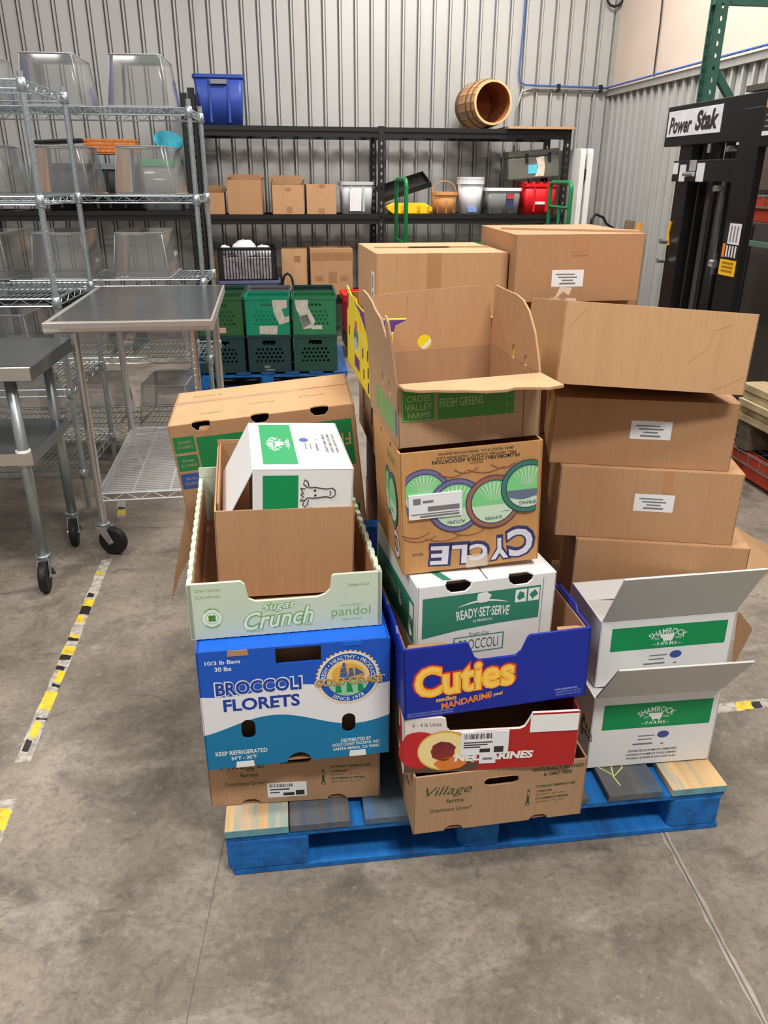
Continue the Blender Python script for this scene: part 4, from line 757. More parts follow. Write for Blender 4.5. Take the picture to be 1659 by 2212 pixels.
def rrect(cx, cy, ww, hh, r, n=4): 
    P = []
    for sx, sy, a0 in ((1, -1, -90), (1, 1, 0), (-1, 1, 90), (-1, -1, 180)):
        P += oval(cx+sx*(ww/2-r), cy+sy*(hh/2-r), r, r, n, a0, a0+90)
    return P
def bin_meshes(W=.305, D=.457, H=.229):
    a = rrect(W/2, D/2, W-.012, D-.012, .02); b = rrect(W/2, D/2, W-.05, D-.05, .03); n = len(a); mb = MB()
    rings = [(a, 0), (a, .03), (b, H-.012), (rrect(W/2, D/2, W-.056, D-.056, .03), H-.003), (rrect(W/2, D/2, W-.07, D-.07, .03), H)]
    for pl, z in rings: mb.v += [(x, y, z) for x, y in pl]
    for i in range(len(rings)-1): mb.f += [(i*n+j, i*n+(j+1) % n, (i+1)*n+(j+1) % n, (i+1)*n+j) for j in range(n)]
    mb.f.append(tuple((len(rings)-1)*n+j for j in range(n)))
    body = mb.mesh('bin_body', CLR, True)
    r = MB(); r.prism([rrect(W/2, D/2, W, D, .022), list(reversed(rrect(W/2, D/2, W-.02, D-.02, .02)))], FZ, 0, .005)
    e = MB(); e.tube([(x, y, H-.004) for x, y in rings[3][0]]+[(rings[3][0][0][0], rings[3][0][0][1], H-.004)], .0035, 5)  # whiter tubes put the bright edge highlights into the colour
    for k in (2, 7, 12, 17): 
        x0, y0 = a[k]; x1, y1 = b[k]; e.tube([(x0, y0, .03), (x1, y1, H-.01)], .003, 5)
    return body, r.mesh('bin_rim', CLE), e.mesh('bin_edge_highlight', CLE, True)
BB_ = bin_meshes()
rowz = ['on the top shelf', 'on the second shelf', 'on the middle shelf', 'on the fourth shelf', 'on the bottom shelf']
poss = ['leftmost', 'middle', 'rightmost']
for li, z in enumerate(reversed(ZB)):
    for bi, x in enumerate((.30, .70, 1.115)):
        dx = (0, -.02, -.08, -.03, -.04)[li]; p_ = rz_pt(lb, .09, x+dx, .01+.005*bi)
        t = thing('clear_bin', f'upturned clear plastic bin, {poss[bi]} {rowz[li]} of the rear wire shelving', 'bin', (p_[0], p_[1], z+.0055), .09+random.uniform(-.05, .05), 'clear bins on the wire shelving')
        for nm, me in zip(('bin_body', 'bin_rim', 'bin_edge_highlight'), BB_): inst(nm, me, t)

# ------------------------------------------------------------------ steel tables
def caster(t, x, y, ang, brake=True, r=.0625):
    c = MB(); c.lathe([(.0, .02), (.012, .03), (.016, .03), (.018, .02)], (x, y, .128), (0, 0, 1), 12)
    root = c.build('caster', GALV, t, True)
    ca, sa = math.cos(ang), math.sin(ang); d = Vector((ca, sa, 0)); s_ = Vector((-sa, ca, 0)); C_ = Vector((x, y, 0))+d*.035+Vector((0, 0, r))
    MB().lathe([(-.016, r*.82), (-.014, r*.97), (-.006, r), (.006, r), (.014, r*.97), (.016, r*.82)], C_, s_, 24).build('wheel', RUBBER, root, True)
    k = MB()
    for q in (-1, 1):
        o = s_*q*.021; k.prism([(-.03, .07), (.018, .07), (.02+.03, .0), (.025, -.012)], F(Vector((x, y, r))+o, d, (0, 0, 1), s_), -.0015, .0015)
    k.box(-.028, .03, -.021, .021, .128-.004, .128+.004, F((x, y, 0), d, s_, (0, 0, 1))); k.cyl(C_-s_*.028, C_+s_*.028, .007, 8); k.build('fork', CHROME, root)
    if brake: MB().prism([(-.02, 0), (.02, 0), (.03, -.03), (-.01, -.035)], F(C_-d*.07+Vector((0, 0, .005)), s_, (0, 0, 1), d), 0, .004).build('brake_lever', CHROME, root)
t2 = thing('work_table', 'stainless steel table on casters with a wire lower shelf', 'table', (-1.297, 2.943, 0), .147)
W, D, H = .627, 1.09, 1.0
MB().box(.02, W-.0, .03, D-.01, H-.012, H).build('table_top', STEEL, t2, bevel=.003)
ev = [(0, 0), (0, -.02), (.004, -.034), (.012, -.042), (.024, -.042), (.03, -.036), (.03, 0)]
MB().prism([(y, z) for y, z in ev], F((0, .0, H), (0, 1, 0), (0, 0, 1), (1, 0, 0)), 0, W).build('rolled_edge', STEELF, t2, bevel=.002)
MB().box(W-.004, W+.006, 0, D, H-.04, H).build('side_edge', STEELF, t2, bevel=.002); MB().box(-.0, .02, .03, D, H-.04, H).build('side_edge', STEELF, t2, bevel=.002); MB().box(0, W, D-.012, D, H-.04, H).build('back_edge', STEELF, t2)
LG_ = ((.10, .06), (W-.08, .06), (.10, D-.12), (W-.05, D-.12)); pm = grooved((0, 0, .145), (0, 0, H-.012), .0165, 16).mesh('leg', CHROME)
for x, y in LG_: inst('leg', pm, t2, (x, y, 0))
ZK = ZINC; ZINC = mat('chrome_wire_sheen', (226, 227, 229), .36, .55, var=.05); f_, d_ = wire_shelf_meshes(W-.16, D-.14, True); ZINC = ZK; s_ = inst('lower_shelf', f_, t2, (.085, .04, .28)); inst('wire_deck', d_, s_)  # paler, less metallic wire: the overhead reflection is put into the colour
for (x, y), a in zip(LG_, (-.35, .5, 1.2, 2.0)): caster(t2, x, y, a, False)
t1 = thing('work_table', 'stainless steel table with solid lower shelf and locking casters at the left edge', 'table', (-2.45, 2.53, 0), .1)
W, D, H = 1.22, .56, .90
MB().box(0, W, 0, D, H-.014, H).build('table_top', STEEL, t1, bevel=.003); MB().box(0, W, -.004, .002, H-.048, H-.001).build('front_edge', STEELF, t1, bevel=.002); MB().box(W-.002, W+.004, 0, D, H-.048, H-.001).build('side_edge', STEEL, t1, bevel=.002); MB().box(0, W, D-.002, D+.004, H-.048, H-.001).build('back_edge', STEEL, t1)
L1_ = ((.07, .07), (W-.10, .07), (.07, D-.07), (W-.10, D-.07)); pm = MB().cyl((0, 0, .145), (0, 0, H-.012), .0205, 16).mesh('leg', GALV, True)
for x, y in L1_: inst('leg', pm, t1, (x, y, 0))
GSH = mat('galvanised_sheet', (128, 132, 134), .35, .8, var=.06, scale=4)
ls = MB().box(.05, W-.06, .045, D-.045, .555, .57).build('lower_shelf', GSH, t1, bevel=.003); MB().box(.05, W-.06, .042, .046, .525, .57).build('shelf_lip', STEELF, ls); MB().box(W-.062, W-.058, .045, D-.045, .525, .57).build('shelf_lip', GSH, ls)
MB().lathe([(-.03, .0265), (.03, .0265)], (W-.10, .07, .548), (0, 0, 1), 16).build('leg_clamp', mat('white_clamp', (205, 200, 196), .5), t1, True)
for (x, y), a in zip(L1_, (1.4, -1.45, 1.5, -1.4)): caster(t1, x, y, a)
# ------------------------------------------------------------------ black boltless rack along the back wall
def bar(mb, a0, a1, b0, b1, z0, z1): mb.box(a0, a1, b0, b1, z0, z1); return mb
def rack_post(t, a, b, z1, side=1):
    hs = [slot(.030, z, .016, .032, 4) for z in [.12+.065*i for i in range(int((z1-.15)/.065))]]
    f1 = F((a-.03, b, 0), (1, 0, 0), (0, 0, 1), (0, -1, 0)); f2 = F((a+.03*side, b, 0), (0, 1, 0), (0, 0, 1), (side, 0, 0))
    mb = MB().prism([rect(0, 0, .06, z1)]+hs, f1, -.003, 0); mb.prism([rect(0, 0, .045, z1)]+[[(x*.7, y) for x, y in h_] for h_ in hs], f2, -.003, 0); mb.build('post', BLK, t)
def rack(name, label, cols, zs, tops, dz=.085):
    t = thing(name, label, 'rack', room(cols[0], 0, 0), RY); X = [c_-cols[0] for c_ in cols]
    for x, zt in zip(X, tops):
        for b in (0, .60): rack_post(t, x, b, zt, 1 if x == 0 else -1)
    for x0, x1 in zip(X, X[1:]):
        for z in zs:
            for b in (.0, .57):
                mb = MB(); mb.box(x0+.03, x1-.03, b-.004, b+.02, z-dz*.45, z); mb.box(x0+.03, x1-.03, b+.008, b+.03, z-dz, z-dz*.42); mb.build('beam', BLK, t)
            n_ = 8
            for i in range(n_):
                x = x0+.06+(x1-x0-.18)*i/(n_-1); MB().box(x, x+.06, .0, .6, z-.014, z-.001).build('cross_bar', BLK, t)
    for x in X:
        for z in zs: MB().box(x-.015, x+.015, .02, .58, z-.06, z-.01).build('side_beam', BLK, t)
    return t
rack('steel_rack', 'long black boltless steel rack along the ribbed back wall', (-1.735, -.02, 1.80), (1.945, 1.185, .43), (2.24, 1.955, 1.945))
rack('steel_rack', 'black boltless steel rack behind the wire shelving', (-3.75, -1.80), (1.22, .43), (2.2, 2.2))
tag(MB().box(0, .66, -.02, .5, 0, .02).build('plywood_sheet', mat('plywood', (176, 136, 100), .7, var=.1, stretch=(1, 6, 6))), 'thin plywood sheet lying on the right end of the black rack', 'board')
o = bpy.data.objects['plywood_sheet']; o.location = room(1.18, -.04, 1.946); o.rotation_euler = (0, 0, RY)
# tapered plastic totes
def tote(name, label, a, b, z, W, D, H, m, lidm=None, taper=.86, rim=.03, rz=0, handle=True, rib=True, cat='tote', group=None, thick=True):
    t = thing(name, label, cat, room(a, b, z), RY+rz, group); k = (1-taper)/2
    bo = rrect(W/2, D/2, W*taper, D*taper, .03); to = rrect(W/2, D/2, W-.02, D-.02, .035); n = len(bo)
    mb = MB(); mb.v = [(x, y, 0) for x, y in bo]+[(x, y, H) for x, y in to]+[(W/2+(x-W/2)*.97, D/2+(y-D/2)*.97, H) for x, y in to]+[(W/2+(x-W/2)*.97, D/2+(y-D/2)*.97, .006) for x, y in bo]
    mb.f = [tuple(reversed(range(n)))]+[(i+n*j, (i+1) % n+n*j, (i+1) % n+n*(j+1), i+n*(j+1)) for j in range(3) for i in range(n)]+[tuple(range(3*n, 4*n))]
    mb.build('tub_body', m, t, True)
    MB().prism([rrect(W/2, D/2, W, D, .04), list(reversed(rrect(W/2, D/2, W-.03, D-.03, .035)))], FZ, H-rim, H).build('rim', lidm or m, t, bevel=.003)
    if rib:
        for x in (W*.32, W*.68): MB().box(x-.012, x+.012, D*k*.5-.006, D*k*.5+.012, .02, H-rim).build('rib', m, t, bevel=.004)
    if handle: MB().box(W*.34, W*.66, -.008, .02, H-rim-.05, H-rim-.012).build('handle', mat('grey_handle', (120, 122, 126), .5), t, bevel=.004)
    return t
BLUP = mat('blue_plastic', (44, 68, 150), .4, var=.04); GRYP = mat('grey_plastic', (176, 178, 180), .5, var=.04); REDP = mat('red_plastic', (204, 22, 30), .4, var=.05); WHP = mat('white_plastic', (214, 214, 216), .5, var=.04)
tote('blue_tote', 'tall blue plastic tote on top of the black rack', -1.72, .05, 1.947, .46, .36, .41, BLUP, taper=.82)
# barrel with staves
def barrel():
    ax_a, L_ = .13, .52; t = thing('barrel', 'open wooden barrel lying on its side on the black rack', 'barrel', room(1.03, -.02, 2.164), RY+ax_a)
    n = 18; prof = [(0, .188), (.13, .208), (.26, .214), (.39, .208), (.52, .188)]; WD = mat('barrel_oak', (176, 134, 92), .6, var=.12, scale=6, stretch=(4, .6, 4)); WI = mat('barrel_inside', (150, 88, 50), .7, var=.2, scale=6, stretch=(4, .6, 4)); WR = mat('barrel_rim', (206, 164, 116), .6, var=.1)
    def pt(a, r, y): return (r*math.cos(a), y, r*math.sin(a))
    mb = MB(); g = .012; a0, a1 = g, 6.2832/n-g
    for y, r in prof: mb.v += [pt(a0, r, y), pt(a1, r, y), pt(a1, r-.018, y), pt(a0, r-.018, y)]
    for i in range(len(prof)-1): mb.f += [(4*i+j, 4*i+(j+1) % 4, 4*i+4+(j+1) % 4, 4*i+4+j) for j in range(4)]
    mb.f += [(3, 2, 1, 0), (16, 17, 18, 19)]; me = mb.mesh('stave', WD)
    for i in range(n): inst('stave', me, t, (0, 0, 0), (0, -6.2832*i/n, 0))
    MB().lathe([(-.002, .170), (-.002, .189), (.012, .190), (.012, .170)], (0, 0, 0), (0, 1, 0), 36, False).build('rim', WR, t)
    MB().lathe([(.004, .1695), (.26, .195), (.5, .170)], (0, 0, 0), (0, 1, 0), 36, False).build('lining', WI, t, True)
    MB().lathe([(0, .172), (.02, .172)], (0, .48, 0), (0, 1, 0), 30).build('barrel_head', WI, t)
    for y, r in ((.06, .199), (.16, .212), (.40, .209), (.47, .198)): MB().lathe([(0, r+.001), (.026, r+.003)], (0, y, 0), (0, 1, 0), 36, False).build('hoop', mat('hoop_wood', (120, 84, 54), .6), t)
barrel()
def rbox(label, a, b, z, W, D, H, m=CB, rz=0, op=0, name='brown_carton', marks=()):
    P = room(a, b, z); c = Carton(name, label, Q(x=P.x, y=P.y, z=z, yaw=RY+rz, w=W, d=D, h=H), None); c.shell(m, not op)
    if op:
        c.flap('back', (0, W), op, 8, CB2, 'back_flap'); c.flap('left', (0, D), op*.6, -20, CB2, 'side_flap'); c.flap('right', (0, D), op*.6, 25, CB2, 'side_flap')
    for x0, y0, x1, y1 in marks: c.prt('front', rect(W*x0, H*y0, W*x1, H*y1), mat('carton_mark', (150, 108, 70), .6), 1)
    return c
rbox('small brown carton with torn flaps at the left end of the black rack shelf', -1.70, .06, 1.187, .19, .3, .19, CB2, 0, .06)
c = rbox('crumpled brown carton with open torn top on the rack shelf', -1.48, .05, 1.187, .32, .3, .30, CB2, -.06, .05)
c = rbox('open brown carton with a raised back flap on the rack shelf', -1.06, .06, 1.187, .30, .3, .26, CB, .03, .085, marks=((.42, .78, .6, .9), (.44, .04, .62, .26)))
rbox('closed square brown carton between the open carton and the grey tote', -.735, .06, 1.187, .285, .3, .265, CB, .02, marks=((.42, .88, .62, 1), (.4, .02, .6, .2)))
t = tote('grey_tote', 'grey and white plastic tote on the rack beside the post', -.41, .05, 1.187, .33, .34, .29, GRYP, None, .84, handle=False, cat='tote'); MB().box(.09, .2, -.004, .03, .03, .22).build('white_insert', WHP, t)
# objects on the right bay shelf
YEL = mat('yellow_plastic', (240, 190, 30), .45)
t = thing('yellow_tool_case', 'flat yellow plastic case lying on the rack shelf under the black tray', 'case', room(.04, .04, 1.187), RY)
MB().prism([(0, .04), (.06, 0), (.42, 0), (.45, .03), (.45, .06), (.38, .10), (.06, .10), (0, .07)], F((0, 0, 0), (1, 0, 0), (0, 0, 1), (0, -1, 0)), -.24, 0).build('case_body', YEL, t, bevel=.012)
for x in (.14, .3, .4): MB().box(x, x+.03, -.006, .004, .025, .075).build('latch', mat('amber_plastic', (214, 150, 20), .4), t)
t = thing('black_tray', 'black plastic tray leaning up behind the yellow case', 'tray', room(.03, .14, 1.245), RY); t.rotation_euler = (math.radians(20), math.radians(-17), RY)
MB().box(.0, .50, 0, .3, .05, .06).build('tray_base', BLKP, t); [MB().box(*q).build('tray_side', BLKP, t) for q in ((0, .5, 0, .01, .06, .1), (0, .5, .29, .3, .06, .1), (0, .01, .01, .29, .06, .1), (.49, .5, .01, .29, .06, .1))]
def bucket(name, label, a, b, z, r0, r1, H, m, lid=None, n=20, cat='bucket'):
    t = thing(name, label, cat, room(a, b, z), RY)
    MB().lathe([(0, r0), (H, r1), (H, r1-.004), (.01, r0-.004)], (0, 0, 0), (0, 0, 1), n).build('bucket_body', m, t, True)
    MB().lathe([(H-.03, r1+.002), (H-.028, r1+.008), (H, r1+.008), (H, r1-.002)], (0, 0, 0), (0, 0, 1), n, False).build('rim', lid or m, t)
    return t
t = bucket('tan_basket', 'tan round basket of paper on the rack shelf', .63, .16, 1.187, .105, .125, .2, kraft('tan_basket', (196, 140, 86)), cat='basket')
MB().tube([(.12*math.cos(a_), 0, .2+.1*math.sin(a_)) for a_ in [3.1416*i/10 for i in range(11)]], .005, 5).build('basket_handle', kraft('tan_basket', (196, 140, 86)), t)
for q in range(8): MB().box(-.006, .006, -.004, .004, .01, .19, F((.112*math.cos(q*.7854), .112*math.sin(q*.7854), 0), (math.sin(q*.7854), -math.cos(q*.7854), 0), (math.cos(q*.7854), math.sin(q*.7854), 0), (0, 0, 1))).build('slat', kraft('basket_slat', (170, 112, 62)), t)
t = bucket('white_bucket', 'stacked white plastic buckets on the rack shelf', .895, .17, 1.187, .105, .13, .30, WHP)
for i in (0, 1): MB().lathe([(.30+.02*i, .137), (.318+.02*i, .139)], (0, 0, 0), (0, 0, 1), 20).build('stacked_rim', WHP, t)
MB().box(-.05, .04, -.128, -.1, .02, .06).build('blue_sticker', mat('pale_blue_sticker', (120, 140, 200), .5), t)
t = tote('clear_tote', 'clear plastic storage tote with small parts between bucket and red tote', 1.035, .05, 1.187, .365, .34, .24, CLT, WHP, .86, handle=False, rib=False)
MB().frust(rrect(.2, .17, .30, .24, .03), rrect(.2, .17, .24, .18, .03), .01, .13).build('contents', mat('tote_contents', (98, 108, 124), .8, var=.5, scale=14), t); MB().box(.2, .28, .006, .012, .05, .19).build('printed_card', mat('navy_card', (50, 54, 84), .5), t); MB().box(.205, .275, .002, .006, .14, .185).build('card_print', mat('card_red', (190, 50, 50), .5), t)
t = tote('red_tote', 'bright red plastic tote with attached lid on the rack', 1.41, .04, 1.187, .35, .34, .28, REDP, None, .88, handle=False)
MB().box(.12, .22, -.0, .03, .09, .115).build('white_print', WHP, t); [MB().box(x, x+.03, .0, .34, .275, .295).build('lid_tooth', REDP, t, bevel=.006) for x in (.0, .08, .16, .24, .32)]
t = thing('tool_case', 'grey hard case with stickers resting on the red tote', 'case', room(1.26, .10, 1.49), RY); t.rotation_euler = (0, -.08, RY)
GC = mat('grey_case', (96, 96, 88), .5, var=.08); MB().box(0, .52, 0, .2, 0, .2).build('case_body', GC, t, bevel=.015); MB().box(.0, .52, -.004, .2, .205, .26).build('case_lid', GC, t, bevel=.012)
for x in (.17, .40): MB().box(x, x+.03, -.012, 0, .15, .23).build('latch', BLKP, t)
MB().box(.20, .29, -.004, 0, .05, .13).build('sticker', mat('sky_sticker', (90, 186, 214), .5), t); MB().prism([(.27, .02), (.36, .02), (.37, .1), (.36, .2), (.28, .19), (.3, .1)], F((0, 0, 0), (1, 0, 0), (0, 0, 1), (0, -1, 0)), 0, .003).build('sticker', mat('cream_sticker', (206, 196, 178), .6, var=.2, scale=30), t)
# left bay
tag(MB().box(0, .42, 0, .3, 0, .03).build('flat_tray', BLKP, None, bevel=.01), 'black flat plastic tray lying on totes behind the wire shelving', 'tray'); o = bpy.data.objects['flat_tray']; o.location = room(-3.17, .1, 1.78); o.rotation_euler = (0, -.05, RY)
WK = mat('wicker', (190, 116, 60), .7, var=.25, scale=40); t = thing('wicker_basket', 'orange wicker tray basket on top of the dark totes', 'basket', room(-2.72, .06, 1.70), RY)
MB().box(0, .44, 0, .3, 0, .012).build('basket_base', WK, t)
for i in range(4):
    for q in ((0, .44, -.006, .006), (0, .44, .294, .306), (-.006, .006, 0, .3), (.434, .446, 0, .3)): MB().box(q[0], q[1], q[2], q[3], .012+.03*i, .034+.03*i).build('woven_band', WK, t, bevel=.004)
t = thing('teal_basket', 'round teal basket tipped on the clear tote behind the wire shelving', 'basket', room(-2.0, .2, 1.745), RY); t.rotation_euler = (math.radians(38), 0, RY+.3)
TEA = mat('teal_weave', (60, 160, 180), .6, var=.2, scale=50); MB().lathe([(0, .09), (.1, .135), (.1, .128), (.012, .085)], (0, 0, 0), (0, 0, 1), 24).build('basket_body', TEA, t, True); [MB().lathe([(z, r+.004), (z+.012, r+.006)], (0, 0, 0), (0, 0, 1), 24, False).build('woven_ring', TEA, t) for z, r in ((.02, .099), (.05, .112), (.08, .126))]
tote('green_tote', 'pale green clear tote on the rack behind the rightmost clear bins', -2.26, .06, 1.222, .37, .36, .44, clear_mat('green_clear', (150, 215, 190), .35), mat('green_lid', (40, 150, 96), .5), .9, .06, handle=False, rib=False)
tote('black_tote', 'black plastic tote on the rack behind the middle clear bins', -2.68, .06, 1.222, .38, .36, .40, BLKP, mat('grey_lid', (110, 116, 120), .5), .9, .05, handle=False)
tote('black_tote', 'black plastic tote at the left on the rack behind the wire shelving', -3.12, .06, 1.222, .40, .36, .40, BLKP, None, .9, .05, handle=False)
# lower shelf
rbox('brown carton on the lowest rack shelf left of the black mesh crate', -1.69, .24, .432, .40, .3, .35, CB3, .03)
t = tote('slate_tub', 'shallow slate blue tub under the black mesh crate', -1.62, -.17, .432, .60, .39, .17, mat('slate_plastic', (84, 92, 122), .5), None, .9, handle=False, rib=False, cat='tub')
t = thing('mesh_crate', 'black slatted crate filled with white bags and sundries', 'crate', room(-1.60, -.15, .604), RY)
W, D, H = .55, .36, .30
MB().box(0, W, 0, D, 0, .012).build('crate_base', BLKP, t)
for x in (0, W-.05): MB().box(x, x+.05, -.0, .012, 0, H).build('corner_post', BLKP, t); MB().box(x, x+.05, D-.012, D, 0, H).build('corner_post', BLKP, t)
for y in (0, D-.012): MB().box(0, W, y, y+.012, H-.03, H).build('top_rail', BLKP, t)
for x in (0, W-.012): MB().box(x, x+.012, 0, D, 0, H).build('end_wall', BLKP, t)
sm = MB().box(-.005, .005, 0, .008, .01, H-.02).mesh('slat', BLKP)
for i in range(15): inst('slat', sm, t, (.075+i*.0285, .002, 0))
def lump(name, m, t, cx, cy, cz, r, seed):
    random.seed(seed); mb = MB(); n, k = 10, 6
    for i in range(k+1):
        th = 3.1416*i/k
        for j in range(n): q = r*(1+random.uniform(-.18, .18)); mb.v.append((cx+q*math.sin(th)*math.cos(6.2832*j/n), cy+q*math.sin(th)*math.sin(6.2832*j/n), cz+q*.7*math.cos(th)))
    for i in range(k): mb.f += [(i*n+j, (i+1)*n+j, (i+1)*n+(j+1) % n, i*n+(j+1) % n) for j in range(n)]
    return mb.build(name, m, t, True)
MX = mat('mixed_wrappers', (200, 190, 196), .6, var=.25, scale=26, dirt=(130, 60, 60), dirt_amt=.6, dscale=22)
lump('white_bag', mat('white_bag', (216, 216, 220), .5, var=.08), t, .24, .18, .27, .12, 3); lump('white_bag', mat('white_bag', (216, 216, 220), .5), t, .07, .12, .27, .06, 4); lump('white_bag', mat('white_bag', (216, 216, 220), .5), t, .42, .2, .24, .09, 5); MB().box(.02, W-.02, .02, D-.02, .012, .20).build('wrapped_goods', MX, t)
rbox('tall pale brown carton leaning behind the black mesh crate', -1.0, .1, .432, .25, .3, .43, CB3, -.06, marks=((.5, .72, .75, .86),))
c = rbox('large brown carton with printed marks on the lowest rack shelf', -.72, .04, .432, .42, .36, .44, CB2, .0, marks=((.02, .74, .98, .92), (.1, .3, .3, .42), (.42, .26, .62, .5), (.7, .3, .88, .42)))
t = thing('red_tub_dolly', 'red plastic tub on a black dolly beside the milk crates', 'tub', room(-.47, -.95, 0), RY); MB().box(0, .5, 0, .4, .1, .2).build('dolly', BLKP, t); MB().frust(rrect(.25, .2, .46, .36, .03), rrect(.25, .2, .5, .4, .03), .2, .50).build('tub_body', REDP, t); MB().prism([rrect(.25, .2, .53, .43, .03), list(reversed(rrect(.25, .2, .45, .35, .03)))], FZ, .50, .56).build('rim', REDP, t)
for x in (.06, .44):
    for y in (.06, .34): MB().cyl((x-.015, y, .05), (x+.015, y, .05), .05, 14).build('wheel', RUBBER, t)
tag(MB().tube([room(-.95, -.04, .55)+Vector((.05*math.cos(i*.5236), 0, .10*math.sin(i*.5236))) for i in range(13)], .012, 6).build('cable_loop', RUBBER), 'black cable loop hanging beside the tall pale carton', 'cable')
# milk crates
def crate_meshes(m, key):
    W, H = .33, .279
    def side(handle=True):
        holes = []
        if handle: holes.append(rrect(W/2, H*.80, .10, .032, .012))
        for r_ in range(4):
            for q in range(7+(r_ % 2)):
                x = W/2+(q-(6+(r_ % 2))/2)*.032; y = H*.30+r_*.030
                if abs(x-W/2) < .11: holes.append([(x-.0115, y), (x, y-.0115), (x+.0115, y), (x, y+.0115)])
        return [rect(0, 0, W, H)]+holes
    out = {}
    for k, fr in dict(front=F((0, 0, 0), (1, 0, 0), (0, 0, 1), (0, -1, 0)), left=F((0, W, 0), (0, -1, 0), (0, 0, 1), (-1, 0, 0)), right=F((W, 0, 0), (0, 1, 0), (0, 0, 1), (1, 0, 0)), back=F((W, W, 0), (-1, 0, 0), (0, 0, 1), (0, 1, 0))).items():
        out[k+'_wall'] = MB().prism(side(), fr, -.006, 0).mesh(k+'_wall', m)
    out['rim'] = MB().prism([rect(-.004, -.004, W+.004, W+.004), list(reversed(rect(.01, .01, W-.01, W-.01)))], FZ, H-.02, H).mesh('rim', m); out['base'] = MB().box(.004, W-.004, .004, W-.004, .002, .012).mesh('base', m)
    return out
MG = [crate_meshes(mat('crate_'+k, c_, .5, var=.06), k) for k, c_ in (('olive', (44, 92, 52)), ('bright', (14, 136, 104)), ('green', (40, 116, 76)), ('dark', (24, 56, 58)), ('forest', (26, 68, 56)), ('slate', (96, 100, 104)))]
cols = {(0, 0): (3, 0), (1, 0): (3, 1), (2, 0): (4, 2), (0, 1): (3, 4), (1, 1): (3, 5), (2, 1): (4, 3)}
cn = {0: 'left', 1: 'middle', 2: 'right'}
nm = {0: 'olive green', 1: 'bright teal green', 2: 'mid green', 3: 'dark blue-green', 4: 'forest green', 5: 'grey'}
LBL = mat('crate_label', (196, 190, 176), .7, var=.15, scale=30); LBG = mat('crate_photo_label', (132, 128, 130), .6)
for (i, j), (lo_, hi_) in cols.items():
    for k, ci in enumerate((lo_, hi_)):
        P = rz_pt((-1.385, 5.79), .1, .348*i, .365*j)
        t = thing('milk_crate', f"{nm[ci]} milk crate, {'upper' if k else 'lower'} one in the {cn[i]} {'front' if j == 0 else 'rear'} stack", 'crate', (P[0], P[1], .142+k*.2792), .1+random.uniform(-.015, .015), 'milk crates on the blue pallet')
        for n_, me in MG[ci].items(): inst(n_, me, t)
        ffr = F((0, 0, 0), (1, 0, 0), (0, 0, 1), (0, -1, 0))
        def lab(poly, m_): MB().prism(poly, ffr, .0005, .002).build('paper_label', m_, t)
        if (i, j, k) == (1, 0, 1): lab([(.20, .262), (.31, .265), (.31, .20), (.27, .19), (.29, .13), (.325, .14), (.325, .10), (.25, .075), (.21, .17)], LBL); lab([(.1, .01), (.23, .003), (.235, .07), (.10, .07)], LBL)
        if (i, j, k) == (2, 0, 1): lab([(.02, .26), (.12, .27), (.12, .20), (.17, .10), (.14, .05), (.08, .04), (.05, .15), (.03, .19)], LBL); lab([(.055, .14), (.11, .15), (.14, .08), (.08, .05)], LBG); lab(rect(.14, .04, .22, .07), LBL)
        if (i, j, k) == (0, 0, 1): lab(rect(.13, .02, .20, .06), mat('peach_label', (206, 164, 140), .7))
        if (i, j, k) == (1, 0, 0): lab(rect(.12, .03, .165, .05), INK_G); lab(rect(.13, .01, .2, .022), INK_G)
        if (i, j, k) == (2, 1, 1): lab(rect(.1, .255, .2, .278), LBL)
# green platform cart
GP = mat('green_paint', (14, 116, 62), .35, var=.05)
t = thing('platform_cart', 'green platform cart with looped end handles in front of the rack', 'cart', room(.04, -.85, 0), RY)
MB().box(0, 1.60, 0, .62, .19, .24).build('platform', GP, t, bevel=.01)
def hoop(x, y0, y1, z1, cross):
    r = .06; P = [(x, y0, .24), (x, y0, z1-r)]+[(x, y0+r-r*math.cos(a_), z1-r+r*math.sin(a_)) for a_ in [1.5708*i/5 for i in range(1, 6)]]+[(x, y1-r+r*math.sin(a_), z1-r+r*math.cos(a_)) for a_ in [1.5708*i/5 for i in range(6)]]+[(x, y1, .24)]
    h_ = MB().tube(P, .019, 8).build('handle', GP, t, True)
    for z in cross: MB().cyl((x, y0, z), (x, y1, z), .014, 8).build('crossbar', GP, h_)
hoop(.045, .03, .58, 1.50, (.62, .98)); hoop(1.53, .03, .58, 1.48, (.62, 1.27)); MB().cyl((1.53, .3, .24), (1.53, .3, 1.27), .014, 8).build('handle_stay', GP, t)
MB().box(.045, 1.53, .02, .05, .95, .985).build('side_rail', GP, t)
for x in (.15, 1.45):
    for y in (.1, .52): MB().cyl((x, y-.02, .09), (x, y+.02, .09), .09, 18).build('wheel', RUBBER, t); MB().box(x-.03, x+.03, y-.03, y+.03, .12, .19).build('caster_fork', GALV, t)
